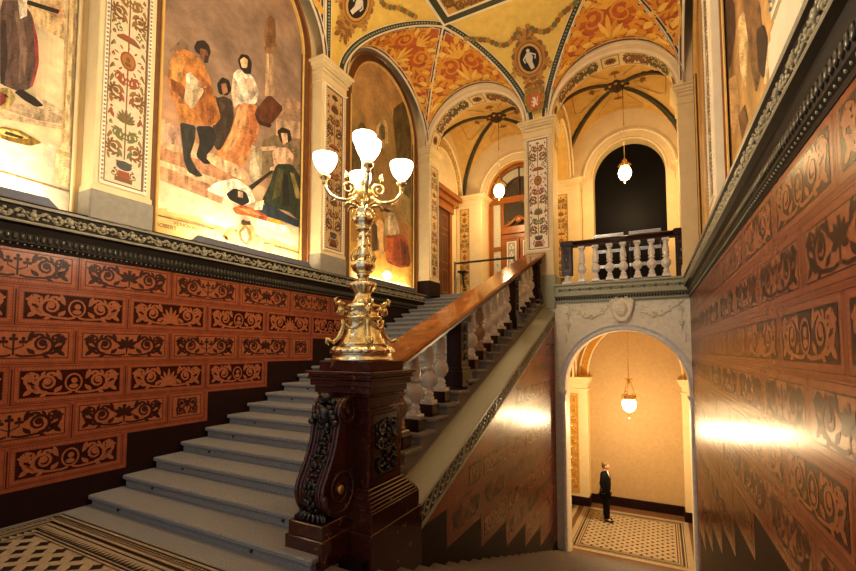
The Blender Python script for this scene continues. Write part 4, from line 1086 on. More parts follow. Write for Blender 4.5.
# ================================================================== gallery bays behind the arcade
YW = 14.9
def cross(x0, x1, y0, y1, zs, rise, m, rib=True, name='ceiling', boss=None):
    mb = MB(); n = 26; k = 0; xc, yc = (x0+x1)/2, (y0+y1)/2; hx_, hy_ = (x1-x0)/2, (y1-y0)/2
    def z(u, v):
        q = min(abs(u), abs(v)); return zs+rise*sqrt(max(0, 1-q*q))
    for i in range(n+1):
        for j in range(n+1):
            u, v = -cos(pi*i/n), -cos(pi*j/n); mb.vert((xc+u*hx_, yc+v*hy_, z(u, v)))
    for i in range(n):
        for j in range(n): mb.idx((i*(n+1)+j, (i+1)*(n+1)+j, (i+1)*(n+1)+j+1, i*(n+1)+j+1), m)
    o = struct(mb.build(name, recalc=False))
    if rib:
        r = MB()
        for a, b in ((1, 1), (1, -1)):
            P_ = [(xc+t*hx_*a, yc+t*hy_*b, zs+rise*sqrt(max(0, 1-t*t))-.02) for t in [-cos(pi*i/30) for i in range(31)]]
            r.tube(P_, .055, 'green', 6)
            for s in (-1, 1): r.tube([(x+s*.08, y, z-.0) for x, y, z in P_], .012, 'brown_paint', 4)
        zt = zs+rise
        r.lathe([(.30, zt-.01), (.30, zt-.04), (.22, zt-.07), (.10, zt-.12), (.03, zt-.2)], 'dark_paint', (xc, yc, 0), 48, lambda a, r_, z: r_*(1+.12*cos(8*a)))
        for q in range(8): r.ball((xc+.24*cos(q*pi/4), yc+.24*sin(q*pi/4), zt-.07), .05, 'gold_relief', 4, (1, 1, .5))
        ff = lambda u, v, h=0: V((xc+u, yc+v, z(u/hx_, v/hy_)-.012-h))
        for a in (0, 90, 180, 270):
            ca, sa = cos(radians(a)), sin(radians(a))
            g = lambda u, v, h=0: ff(u*ca-v*sa, u*sa+v*ca, h)
            for q in range(5): leaf(r, g, .62, 0, (q-2)*.6, .16, .07, 'paint', hx('8a5a24'), .002)
            ribbon(r, g, [(.45, 0), (.62, 0)], .03, 'paint', hx('8a5a24'), .002)
            for s in (-1, 1): ribbon(r, g, [(.5, s*.2), (1.1, s*.62), (1.25, s*.62), (1.25, 0)], .022, 'paint', hx('a87838'), .002)
        r.build('rib', o, recalc=False)
    return o
cross(-6.42, -2.78, 11.96, YW, 5.5, 2.12, 'gold_wall'); cross(-2.78, .86, 11.96, YW, 5.5, 2.12, 'gold_wall')
# closing lunettes above the springing (sides)
f = FE(YW)
mb = MB()
C1X, C2X = -4.35, -.80
arch_wall(mb, f, -6.42, -2.78, ZU-.1, 8.3, C1X, 1.12, 5.45, 1.22, 'cream', .35, 'ochre')
arch_wall(mb, f, -2.78, .86, ZU-.1, 8.3, C2X, 1.04, 5.50, 1.13, 'cream', .45, 'cream')
bw = struct(mb.build('wall_back', recalc=False))
for cx_, rx_, zs_, rz_ in ((C1X, 1.12, 5.45, 1.22), (C2X, 1.04, 5.50, 1.13)):
    mb = MB(); arc_mold(mb, f, cx_, zs_, rx_, rz_, [(0, .02), (.04, .04), (.06, .03), (.26, .03), (.28, .06), (.34, .05), (.36, 0)], ['cream', 'ochre', 'cream', 'cream_light', 'cream', 'ochre'])
    for s in (-1, 1): mb.box(cx_+s*(rx_+.17)-.17, cx_+s*(rx_+.17)+.17, YW-.04, YW, ZU, zs_, 'cream')
    mb.build('archivolt', bw)
# painted strips on the rear pilasters
for (xa, xb, yy, hb, ht) in ((-6.30, -5.95, 14.25, 1.95, 5.02), (-2.98, -2.60, 14.35, 1.95, 5.02)):
    pass
for o in list(COL.objects):
    if o.type == 'EMPTY' and o.get('group') == 'rear gallery pilasters':
        xa = o.location.x
        if xa < -5: rg = (-6.28, -5.92, 14.25)
        elif xa < -2: rg = (-2.98, -2.56, 14.35)
        else: continue
        p = MB(o.location); f2 = Pl(((rg[0]+rg[1])/2, rg[2], 2.0), (1, 0, 0), (0, 0, 1), (0, -1, 0))
        candelabra_panel(p, f2, rg[1]-rg[0], 3.0, hx('d9b060'), seed=8, pal=[BR, hx('6a5a20'), BR, hx('7a4418')]); p.build('painted_panel', o)
# wall arches of the bays (transverse bands)
def side_arch(name, x, sgn, yc, ry, zs, rz, m='gold_wall'):
    ff = Pl((x, 0, 0), (0, 1, 0), (0, 0, 1), (sgn, 0, 0)); mb = MB()
    arc_mold(mb, ff, yc, zs, ry, rz, [(0, .0), (0, .05), (.03, .06), (.36, .06), (.40, .09), (.43, .09), (.44, 0)], ['cream', 'cream_light', m, 'cream_light', 'cream', 'cream'])
    g = lambda u, v, h=0: ff(yc+(ry+.20+v)*cos(pi-u), zs+(rz+.20+v)*sin(pi-u), .065+h)
    n = 9
    for i in range(n):
        u0 = pi*(i+.06)/n; u1 = pi*(i+.94)/n; k = 5
        for q in range(k):
            a, b = u0+(u1-u0)*q/k, u0+(u1-u0)*(q+1)/k; mb.face([g(a, -.13), g(b, -.13), g(b, .13), g(a, .13)], 'paint', hx('8a6426'))
        R_ = ry+.2; h2 = lambda u, v, h=0, uc=(u0+u1)/2: g(uc+u/R_, v, h)
        motif(mb, h2, 0, 0, (u1-u0)*R_*.9, .24, [2, 0][i % 2], 'paint', hx('e0bc6c'), .004)
    return struct(mb.build(name, recalc=False))
side_arch('trim_5', -6.42, 1, 13.15, 1.10, 5.42, 1.35); side_arch('trim_6', -2.45, 1, 13.15, .95, 5.42, 1.35)
mb = MB(); mb.box(-3.13, -2.47, 12.0, 12.25, 1.7, 7.6, 'cream'); ff = Pl((-2.46, 0, 0), (0, 1, 0), (0, 0, 1), (1, 0, 0)); arch_wall(mb, ff, 12.05, YW, 5.4, 7.65, 13.15, .95, 5.42, 1.35, 'gold_wall', .66); struct(mb.build('wall_center', recalc=False))
# west door of the gallery
d = MB(); ff = Pl((-6.41, 0, 0), (0, 1, 0), (0, 0, 1), (1, 0, 0))
d.box(-6.42, -6.34, 12.15, 12.30, ZU, 4.8, 'wood'); d.box(-6.42, -6.34, 13.55, 13.72, ZU, 4.8, 'wood'); d.box(-6.42, -6.30, 12.1, 13.78, 4.7, 4.95, 'wood'); d.box(-6.42, -6.18, 12.0, 13.95, 4.95, 5.15, 'wood', .02); d.box(-6.42, -6.08, 11.95, 14.05, 5.15, 5.32, 'wood', .02)
d.box(-6.42, -6.39, 12.3, 13.55, ZU, 4.7, 'wood_dark')
for z0_, z1_ in ((1.9, 2.7), (2.9, 3.9), (4.05, 4.55)):
    for y0_, y1_ in ((12.4, 12.86), (12.99, 13.45)): frame(d, ff, y0_, y1_, z0_, z1_, .04, 'wood', h=.03)
struct(d.build('door_1', recalc=False))
# glazed doorway filling the left rear arch
d = MB(); Yd = YW+.22; ff = FE(Yd)
zc5, cxr, rz_ = 5.45, 1.12, 1.22
rect(d, ff, C1X-1.12, C1X+1.12, ZU, 7.0, 'pane', h=-.05)
arc_mold(d, ff, C1X, zc5, 1.12, 1.22, [(0, .02), (-.04, .05), (-.12, .05), (-.15, .02), (-.15, -.05)], 'wood')
arc_mold(d, ff, C1X, zc5, .62, .70, [(0, .02), (-.05, .02), (-.05, -.04)], 'wood_dark')
arc_mold(d, ff, C1X, zc5, .64, .72, [(.02, -.02), (.32, -.02)], 'frosted')
for s in (-1, 1):
    d.box(C1X+s*1.05-.09, C1X+s*1.05+.09, Yd-.06, Yd+.05, ZU, zc5, 'wood'); d.box(C1X+s*.62-.05, C1X+s*.62+.05, Yd-.05, Yd+.05, ZU, zc5, 'wood')
    d.box(C1X+s*.83-.13, C1X+s*.83+.13, Yd-.02, Yd, 1.95, 3.55, 'frosted'); d.box(C1X+s*.83-.13, C1X+s*.83+.13, Yd-.02, Yd, 3.7, 5.25, 'frosted'); d.box(C1X+s*.83-.18, C1X+s*.83+.18, Yd-.05, Yd, 3.54, 3.7, 'wood'); d.box(C1X+s*.83-.18, C1X+s*.83+.18, Yd-.05, Yd, ZU, 1.96, 'wood')
    for k in range(6):
        zz_ = 2.05+.25*k+(.4 if k > 5 else 0); d.ball((C1X+s*.83, Yd-.02, zz_), .04, 'etched', 3, (1, .2, 1.4))
d.box(C1X-1.1, C1X+1.1, Yd-.08, Yd+.05, 5.25, 5.48, 'wood', .01); d.box(C1X-.66, C1X+.66, Yd-.12, Yd+.05, 4.12, 4.38, 'wood', .01); d.box(C1X-.66, C1X+.66, Yd-.06, Yd+.05, 3.95, 4.13, 'wood')
d.box(C1X-.02, C1X+.02, Yd-.04, Yd+.02, 5.48, 6.6, 'wood_dark'); 
for a in (45, 135): d.tube([(C1X+.62*cos(radians(a)), Yd-.02, zc5+.7*sin(radians(a))), (C1X+1.05*cos(radians(a)), Yd-.02, zc5+1.15*sin(radians(a)))], .02, 'wood_dark', 4)
# carved pediment
d.tube([(C1X+x, Yd-.08, 4.40+.30*math.exp(-(x/.28)**2)) for x in [i*.1-.6 for i in range(13)]], .05, 'wood', 6); d.ball((C1X, Yd-.1, 4.62), .14, 'wood', 6, (1, .5, 1))
for s in (-1, 1):
    sp = spiral(C1X+s*.38, 4.48, .09, pi/2, 1.2, s, 9); d.tube([ff(u, v, .08) for u, v in sp], .025, 'wood', 5)
for (xa, xb) in ((C1X-.57, C1X-.02), (C1X+.02, C1X+.57)):
    frame(d, ff, xa, xb, ZU+.02, 3.95, .10, 'wood', h=.04); rect(d, ff, xa+.1, xb-.1, 1.75, 2.55, 'wood', h=.02)
    rect(d, ff, xa+.10, xb-.10, 2.6, 3.85, 'cream_light', h=.03); rect(d, ff, xa+.13, xb-.13, 2.63, 3.82, 'etched', h=.032)
    xm_ = (xa+xb)/2
    for k in range(4):
        zz_ = 2.78+.28*k
        for s in (-1, 1): scroll(d, ff, xm_+s*.07, zz_, .055, pi/2, 1.1, s, .015, 'cream_light', h=.035, leaves=2, n=8)
        disc(d, ff, xm_, zz_+.1, .03, 'cream_light', h=.035, n=8)
struct(d.build('door_2', recalc=False))
# dark night window filling the right rear arch
d = MB(); ff = FE(YW+.4); rect(d, ff, C2X-1.1, C2X+1.1, ZU, 6.8, 'night', h=0); struct(d.build('window_1', recalc=False))
# two slatted metal racks behind the balustrade
def rack(x, y, label):
    t = thing('slatted_rack', label, 'rack', (x, y, ZU), 'racks behind the gallery balustrade'); O = (x, y, ZU)
    for zz_ in (3.36, 2.88, 2.42, 1.98):
        mb = MB(O)
        for k in range(3): mb.box(x-.42, x+.42, y-.03+.05*k, y-.01+.05*k, zz_+.045*k, zz_+.045*k+.025, 'chrome', .004)
        for s in (-1, 1): mb.box(x+s*.40-.012, x+s*.40+.012, y-.03, y+.12, zz_+.0, zz_+.02, 'chrome')
        mb.build('slat_tray', t)
    for s in (-1, 1):
        mb = MB(O); mb.tube([(x+s*.40, y+.12, ZU), (x+s*.40, y+.12, 3.50)], .016, 'black', 6); mb.box(x+s*.40-.02, x+s*.40+.02, y-.15, y+.3, ZU, ZU+.03, 'black', .006); mb.build('post', t)
    return t
pb = rack(-1.34, 14.0, 'left white slatted rack in front of the dark arched window')
dup(pb, (-.36, 14.0, ZU), 'right white slatted rack in front of the dark arched window')
# ------------------------------------------------------------------ rope barrier at the head of the flight
def stanchion(x, y, label):
    t = thing('barrier_post', label, 'barrier post', (x, y, ZU), 'posts of the belt barrier'); O = (x, y, ZU)
    mb = MB(O); mb.lathe([(.16, ZU), (.16, ZU+.015), (.05, ZU+.04)], 'chrome', (x, y, 0), 20); mb.build('base', t)
    mb = MB(O); mb.lathe([(.032, ZU+.03), (.032, ZU+.98), (.038, ZU+.985), (.038, ZU+1.02)], 'chrome', (x, y, 0), 14); mb.build('pole', t); return t
stanchion(-5.62, 12.36, 'chrome barrier post at the left end of the black belt'); stanchion(-3.72, 12.36, 'barrier post at the right end of the black belt, behind the handrail')
mb = MB((-5.62, 12.36, ZU+.93)); mb.prism([(-5.60, 12.355, ZU+.94), (-3.74, 12.355, ZU+.94), (-3.74, 12.355, ZU+1.0), (-5.60, 12.355, ZU+1.0)], (0, .008, 0), 'black')
tag(mb.build('barrier_belt'), 'black belt stretched across the head of the left flight', 'barrier belt')
mb = MB((-6.0, 14.0, ZU+.9)); mb.box(-6.25, -5.95, 13.95, 14.2, ZU+.98, ZU+1.05, 'black', .01); mb.tube([(-6.1, 14.2, ZU+.5), (-6.1, 14.02, ZU+.98)], .03, 'black', 6); mb.tube([(-6.1, 14.2, ZU+.9), (-6.1, 14.0, ZU+.98)], .03, 'black', 6)
tag(mb.build('wall_console'), 'small black console shelf beside the rear left gallery pilaster', 'shelf')

# ------------------------------------------------------------------ hanging lamps
def chain_lamp(x, y, zc_, ztop, r0, W, label):
    t = thing('hanging_lamp', label, 'lamp', (x, y, zc_), None); O = (x, y, zc_)
    mb = MB(O); mb.tube([(x, y, ztop), (x, y, zc_+r0*2.3)], .012, 'brass', 6)
    mb.ball((x, y, zc_+(ztop-zc_)*.55), .03, 'brass', 5); mb.build('rod', t)
    mb = MB(O); mb.lathe([(r0*.55, zc_+r0*1.0), (r0*.75, zc_+r0*1.08), (r0*.7, zc_+r0*1.25), (r0*.45, zc_+r0*1.45), (r0*.55, zc_+r0*1.6), (r0*.3, zc_+r0*1.85), (r0*.38, zc_+r0*2.0), (r0*.12, zc_+r0*2.4)], 'gold', (x, y, 0), 32, lambda a, r_, z: r_*(1+.1*cos(8*a)))
    for q in range(8):
        a = q*pi/4; mb.tube([(x+r0*.65*cos(a), y+r0*.65*sin(a), zc_+r0*1.1), (x+r0*.95*cos(a), y+r0*.95*sin(a), zc_+r0*1.25), (x+r0*.7*cos(a), y+r0*.7*sin(a), zc_+r0*1.5)], r0*.07, 'gold', 5)
    mb.build('crown', t)
    mb = MB(O); mb.lathe([(r0*.6, zc_+r0*1.0), (r0*.85, zc_+r0*.6), (r0, zc_+r0*.1), (r0*.92, zc_-r0*.5), (r0*.6, zc_-r0*1.0), (r0*.25, zc_-r0*1.2)], 'globe_lit', (x, y, 0), 20); mb.build('glass_globe', t)
    mb = MB(O); mb.lathe([(r0*.26, zc_-r0*1.15), (r0*.3, zc_-r0*1.25), (r0*.12, zc_-r0*1.4), (r0*.04, zc_-r0*1.7)], 'gold', (x, y, 0), 12); mb.build('finial', t)
    return t
chain_lamp(-.80, 13.35, 4.98, 7.55, .175, 0, 'hanging lamp with pear-shaped glowing globe in front of the dark arched window')
chain_lamp(-4.50, 13.35, 5.10, 7.55, .175, 0, 'hanging lamp with glowing globe before the wooden glazed doorway')
x, y, z = -.885, 14.0, -1.56
t = thing('hanging_lamp', 'chain-hung glowing globe lamp in the ground floor arch', 'lamp', (x, y, z)); O = (x, y, z)
mb = MB(O); mb.tube([(x, y, 1.0), (x, y, -.85)], .010, 'brass', 6); mb.build('rod', t)
mb = MB(O); mb.lathe([(.10, -.97), (.07, -.93), (.07, -.88), (.13, -.84)], 'gold', (x, y, 0), 16); mb.build('canopy', t)
for q in range(3):
    a = q*2*pi/3+.3; mb = MB(O); mb.tube([(x+.07*cos(a), y+.07*sin(a), -.95), (x+.17*cos(a), y+.17*sin(a), -1.32)], .008, 'brass', 5)
    for k in (.35, .7, 1): mb.ball((x+(.07+.1*k)*cos(a), y+(.07+.1*k)*sin(a), -.95-.37*k), .024, 'gold', 4)
    mb.build('chain', t)
mb = MB(O); mb.lathe([(.14, -1.32), (.16, -1.36), (.19, -1.40), (.17, -1.43)], 'gold', (x, y, 0), 24, lambda a, r_, z_: r_*(1+.08*cos(8*a)))
for q in range(6): mb.ball((x+.17*cos(q), y+.17*sin(q), -1.34), .04, 'gold', 4, (1, 1, 1.4))
mb.build('crown', t)
mb = MB(O); mb.lathe([(.14, -1.42), (.185, -1.50), (.19, -1.60), (.15, -1.72), (.06, -1.79)], 'globe_lit', (x, y, 0), 20); mb.build('glass_globe', t)
mb = MB(O); mb.lathe([(.04, -1.78), (.05, -1.84), (.02, -1.90), (.03, -1.94), (.005, -1.98)], 'gold', (x, y, 0), 12); mb.build('finial', t)

# ================================================================== ground hall
mb = MB(); mb.box(-4.7, 1.7, 16.3, 16.7, ZG, 1.3, 'plaster_beige'); struct(mb.build('wall_back'))
mb = MB(); mb.box(-4.9, -4.6, 11.9, 16.4, ZG, 1.3, 'plaster_beige'); struct(mb.build('wall_left'))
mb = MB(); mb.box(.78, 1.2, 12.02, 16.4, ZG, 1.3, 'plaster_beige'); struct(mb.build('wall_right'))
mb = MB(); mb.box(-4.6, .78, 16.25, 16.3, ZG, ZG+.30, 'maroon', .01); struct(mb.build('baseboard_back'))
mb = MB(); mb.box(.735, .78, 12.05, 16.3, ZG, ZG+.30, 'maroon', .01); struct(mb.build('baseboard_right'))
cross(-2.75, .85, 12.0, 16.3, -1.0, 2.05, 'gold_wall', rib=False); 
mb = MB(); mb.box(-4.8, -2.7, 12.0, 16.4, .4, .6, 'ochre'); struct(mb.build('ceiling'))
def gpier(x0, x1, y0, y1, label):
    c = ((x0+x1)/2, (y0+y1)/2, ZG); t = thing('pilaster', label, 'pilaster', c, 'ground hall pilasters')
    mb = MB(c); mb.box(x0, x1, y0, y1, ZG+.28, -1.35, 'cream', .01); mb.build('shaft', t)
    mb = MB(c); mb.box(x0-.03, x1+.03, y0-.03, y1+.02, ZG, ZG+.30, 'maroon', .01); mb.build('base', t)
    mb = MB(c)
    for a, b, q in ((-1.40, -1.32, .03), (-1.32, -1.15, .0), (-1.15, -1.08, .05), (-1.08, -.98, .09), (-.99, -.93, .12)): mb.box(x0-q, x1+q, y0-q, y1+.02, a, b, 'cream', .008)
    mb.build('capital', t)
    if x1-x0 > .5:
        mb = MB(c); f2 = Pl((x0+(x1-x0)*.36, y0, ZG+.45), (1, 0, 0), (0, 0, 1), (0, -1, 0)); w, h = .44, 3.25
        rect(mb, f2, -w/2, w/2, 0, h, 'gold_relief', h=.004); frame(mb, f2, -w/2-.04, w/2+.04, -.04, h+.04, .04, 'gold_relief', h=.02)
        y = .1; k = 0
        while y < h-.2:
            for s in (-1, 1):
                sp = spiral(s*.10, y+.12, .085, -pi/2, 1.3, s, 12); mb.tube([f2(u, v, .015) for u, v in sp], .014, 'gold', 5)
                mb.ball(f2(s*.15, y+.26, .01), .03, 'gold', 3)
            mb.ball(f2(0, y+.28, .02), .045, 'gold', 4, (1, .5, 1.4)); y += .36; k += 1
        mb.build('gilded_panel', t)
    return t
gpier(-3.15, -2.28, 15.75, 16.3, 'gilded pilaster left of the man in the ground hall'); gpier(.50, .78, 15.75, 16.3, 'plain pilaster in the right corner of the ground hall')
ff = FE(16.29); mb = MB(); arc_mold(mb, ff, -.88, -.93, 1.42, 1.75, [(0, 0), (0, .06), (.04, .08), (.26, .08), (.3, .1), (.34, .0)], ['cream', 'cream', 'gold_relief', 'cream', 'cream']); struct(mb.build('trim_7', recalc=False))
side_arch('trim_8', -2.72, 1, 14.0, 1.55, -.95, 1.35, 'gold_relief')

# ------------------------------------------------------------------ the man in the ground hall
def skin_mesh(name, chain, parent, m, O, sub=2):
    "chain: list of (a, b) edges, verts with radii"
    verts, edges = chain
    me = bpy.data.meshes.new(name); me.from_pydata([V(v[0])-V(O) for v in verts], edges, []); o = bpy.data.objects.new(name, me); COL.objects.link(o); o.parent = parent
    md = o.modifiers.new('skin', 'SKIN'); 
    for i, v in enumerate(verts):
        r_ = v[1] if isinstance(v[1], tuple) else (v[1], v[1]); me.skin_vertices[0].data[i].radius = r_
    me.skin_vertices[0].data[0].use_root = True
    s = o.modifiers.new('sub', 'SUBSURF'); s.levels = sub; s.render_levels = sub
    dg = bpy.context.evaluated_depsgraph_get(); me2 = bpy.data.meshes.new_from_object(o.evaluated_get(dg)); o.modifiers.clear(); o.data = me2
    me2.materials.clear(); me2.materials.append(MATS[m]); 
    for p in me2.polygons: p.use_smooth = True
    return o
MX, MY = -1.66, 14.72
man = thing('person', 'man in a dark suit and red tie standing in the ground hall, facing right', 'person', (0, 0, 0)); 
O = (0, 0, 0)
# local frame: faces +X, z up from 0; 1.75 tall
def bm_(): return None
body = ([((0, 0, .93), .10), ((0.0, 0, 1.12), (.11, .12)), ((0, 0, 1.32), (.10, .13)), ((-.01, 0, 1.43), (.07, .08)), ((.0, 0, 1.53), .055), ((.03, 0, 1.62), (.082, .07)), ((.035, 0, 1.69), (.085, .07)),
         ((-.01, .15, 1.38), .05), ((-.06, .22, 1.15), .045), ((.02, .19, .92), .035), ((.04, .19, .85), .035),
         ((-.01, -.15, 1.38), .05), ((-.07, -.22, 1.15), .045), ((-.03, -.2, .92), .035), ((-.02, -.2, .85), .035),
         ((0.01, .09, .85), .095), ((.01, .09, .48), .062), ((-.02, .09, .10), .045), ((.12, .10, .04), .04),
         ((0.0, -.09, .85), .095), ((.05, -.09, .48), .062), ((.05, -.09, .10), .045), ((.19, -.10, .04), .04)],
        [(0, 1), (1, 2), (2, 3), (3, 4), (4, 5), (5, 6), (3, 7), (7, 8), (8, 9), (9, 10), (3, 11), (11, 12), (12, 13), (13, 14), (0, 15), (15, 16), (16, 17), (17, 18), (0, 19), (19, 20), (20, 21), (21, 22)])
b = skin_mesh('body', body, man, 'skin', O)
m = MB(); rings = [(.78, .135, .175, -.02), (.84, .155, .20, -.02), (.95, .155, .20, 0), (1.08, .150, .195, .015), (1.2, .15, .205, .01), (1.32, .14, .215, 0), (1.41, .12, .205, -.01), (1.46, .095, .15, -.01), (1.50, .07, .085, .0), (1.53, .062, .068, .005)]
for z_, a_, b_, o_ in rings:
    for q in range(18): m.vert((o_+a_*cos(q*pi/9), b_*sin(q*pi/9), z_))
for i in range(len(rings)-1):
    for q in range(18): m.idx((i*18+q, i*18+(q+1) % 18, (i+1)*18+(q+1) % 18, (i+1)*18+q), 'suit', smooth=True)
m.idx(range(18), 'suit'); m.idx(range((len(rings)-1)*18, len(rings)*18), 'suit')
for s_ in (-1, 1): m.tube([(-.01, s_*.15, 1.44), (-.02, s_*.205, 1.38), (-.06, s_*.235, 1.17), (-.01, s_*.22, 1.0), (.03 if s_ > 0 else -.02, s_*.205, .89)], [.045, .068, .058, .050, .042], 'suit', 10)
m.build('jacket', man)
tr = ([((0, 0, .90), .17), ((0.01, .095, .78), .135), ((.01, .095, .48), .105), ((-.02, .09, .08), .088), ((0.0, -.095, .78), .135), ((.05, -.095, .48), .105), ((.05, -.09, .08), .088)], [(0, 1), (1, 2), (2, 3), (0, 4), (4, 5), (5, 6)])
skin_mesh('trousers', tr, man, 'suit', O)
for x0_, y0_ in ((-.03, .09), (.04, -.09)):
    m = MB(); m.ball((x0_+.07, y0_, .045), .07, 'shoe', 6, (2.0, .75, .65)); m.build('shoe', man)
m = MB(); m.ball((.005, 0, 1.70), .10, 'hair', 8, (1.0, .84, .82)); m.ball((-.045, 0, 1.64), .068, 'hair', 6, (.7, 1, 1.0)); m.build('hair', man)
m = MB(); m.ball((.05, 0, 1.64), .085, 'skin', 8, (.95, .82, 1.15)); m.ball((.138, 0, 1.63), .018, 'skin', 4, (1, .7, 1.4)); m.ball((.03, -.078, 1.63), .022, 'skin', 4, (.8, .5, 1.2)); m.ball((.03, .078, 1.63), .022, 'skin', 4, (.8, .5, 1.2)); m.ball((.122, 0, 1.585), .016, 'tie', 4, (.6, 1.3, .4))
for s in (-1, 1): m.ball((.118, s*.03, 1.655), .010, 'shoe', 4, (.6, 1.2, .7))
m.build('face', man)
m = MB(); m.tube([(.055, 0, 1.51), (.105, 0, 1.40), (.135, 0, 1.26)], [.035, .035, .02], 'shirt', 8); m.lathe([(.075, 1.49), (.062, 1.545)], 'shirt', (0, 0, 0), 14); m.build('shirt', man)
m = MB(); m.tube([(.09, 0, 1.51), (.138, 0, 1.40), (.155, 0, 1.24)], [.016, .018, .02], 'tie', 6); m.build('tie', man)
for s, xx in ((1, .04), (-1, -.02)):
    m = MB(); hz = .85; m.ball((xx, s*.20, hz), .042, 'skin', 6, (.9, .5, 1.1))
    for k in range(4): m.tube([(xx-.028+.019*k, s*.20, hz-.03), (xx-.026+.019*k, s*.198, hz-.075), (xx-.02+.017*k, s*.185, hz-.105+.006*abs(k-1.5))], [.0095, .009, .007], 'skin', 5)
    m.tube([(xx+.03, s*.20, hz+.01), (xx+.052, s*.19, hz-.03), (xx+.05, s*.185, hz-.055)], [.012, .01, .008], 'skin', 5); m.build('hand', man)
man.location = (MX, MY, ZG+.004); man.rotation_euler.z = radians(-6)

# ================================================================== murals
from mathutils import noise as NZ
def smooth_poly(P, it=2):
    for _ in range(it):
        Q = []
        for i in range(len(P)):
            a, b = P[i], P[(i+1) % len(P)]; Q += [(a[0]*.87+b[0]*.13, a[1]*.87+b[1]*.13), (a[0]*.13+b[0]*.87, a[1]*.13+b[1]*.87)]
        P = Q
    return P
def paint_poly(mb, X, h, col, pts, seed):
    "brush-worked patch: outline rounded, then cut into small strokes of varying tone"
    big = len(pts) > 4
    P = smooth_poly(pts, 1) if big else pts
    bm = bmesh.new(); bm.faces.new([bm.verts.new((u, v, 0)) for u, v in P]); bmesh.ops.triangulate(bm, faces=bm.faces[:])
    for _ in range(5):
        es = [e for e in bm.edges if e.calc_length() > 4.5]
        if not es: break
        bmesh.ops.subdivide_edges(bm, edges=es, cuts=1); bmesh.ops.triangulate(bm, faces=bm.faces[:])
    c0 = hx(col); k = len(mb.v); bm.verts.index_update()
    us = [p[0] for p in pts]; u0, u1 = min(us), max(us)
    for v in bm.verts: mb.vert(pt(v.co.x, v.co.y, X=X+h))
    for f_ in bm.faces:
        m_ = f_.calc_center_median(); n = NZ.noise(V((m_.x*.30+seed*9, m_.y*.09, seed))); n2 = NZ.noise(V((m_.x*.8, m_.y*.5, seed+5.)))
        g = 1+.75*n+.35*n2+.22*(.5-(m_.x-u0)/max(1, u1-u0)); mb.idx([k+v.index for v in f_.verts], 'fresco', tuple(max(.003, c*g) for c in c0))
    bm.free()
def mural(label, X, y0, y1, zb, zs, rz, colf, polys, sgn=1, wreath=True, cat='mural', nx=70, nz=110, texts=(), plain=False):
    yc = (y0+y1)/2; ry = (y1-y0)/2; c = (X, yc, zb); t = thing('mural', label, cat, c, 'arched wall murals')
    mb = MB(c)
    for i in range(nx):
        ya_, yb_ = y0+(y1-y0)*i/nx, y0+(y1-y0)*(i+1)/nx
        top = lambda y: zs+rz*sqrt(max(0, 1-((y-yc)/ry)**2))
        for j in range(nz):
            P_ = lambda y, q: (X, y, zb+(top(y)-zb)*q/nz)
            ym, zm = (ya_+yb_)/2, zb+(top((ya_+yb_)/2)-zb)*(j+.5)/nz
            mb.face([P_(ya_, j), P_(yb_, j), P_(yb_, j+1), P_(ya_, j+1)], 'fresco', tuple(q*(1+.45*NZ.noise(V((ym*2.2, zm*2.2, 1)))+.22*NZ.noise(V((ym*7, zm*11, 3)))) for q in colf((ym-y0)/(y1-y0), (zm-zb)/(zs+rz-zb))))
    mb.build('painted_surface', t, recalc=False)
    if polys:
        p = MB(c); h = .002
        for col, pts in polys:
            paint_poly(p, X, sgn*h, col, pts, h*1000); h += .0003
        p.build('painted_figures', t, recalc=False)
    fr = MB(c); ff = Pl((X, 0, 0), (0, 1, 0), (0, 0, 1), (sgn, 0, 0))
    arc_mold(fr, ff, yc, zs, ry, rz, [(0, .0), (.0, .05), (.03, .06), (.05, .03), (.20, .03), (.22, .06), (.25, .04), (.25, 0)], ['cream']*7 if plain else ['gold_wall', 'gold_wall', 'wood', 'brown_paint', 'wood', 'gold_wall', 'gold_wall'])
    for s in (-1, 1):
        ye = yc+s*ry; 
        a, b = sorted((ye, ye+s*.25)); fr.box(min(X, X+sgn*.03), max(X, X+sgn*.03), a, b, zb, zs, 'cream' if plain else 'brown_paint'); fr.box(min(X, X+sgn*.055), max(X, X+sgn*.055), *sorted((ye, ye+s*.04)), zb, zs, 'cream' if plain else 'gold_wall', .01); fr.box(min(X, X+sgn*.055), max(X, X+sgn*.055), *sorted((ye+s*.2, ye+s*.25)), zb, zs, 'cream' if plain else 'wood', .01)
    fr.build('frame', t)
    return t
rn = random.Random(11)
def mix(a, b, t): t = max(0, min(1, t)); return tuple(x*(1-t)+y*t for x, y in zip(a, b))
def j_(c, k=.08): q = 1+rn.uniform(-k, k)*.35; return tuple(x*q for x in c)
def sky2(u, z):
    c = mix(hx('a88a70'), hx('8f7663'), z*1.3); c = mix(c, hx('c79a72'), (z-.75)*2)
    if z < .42-.12*u: c = mix(hx('c49a78'), hx('b78c6c'), (sin(u*9)+1)/2)
    if z < .30-.10*u: c = hx('d9b68c')
    if z < .16: c = hx('ecd9b0')
    if z < .075: c = hx('e0bc74')
    return j_(c)
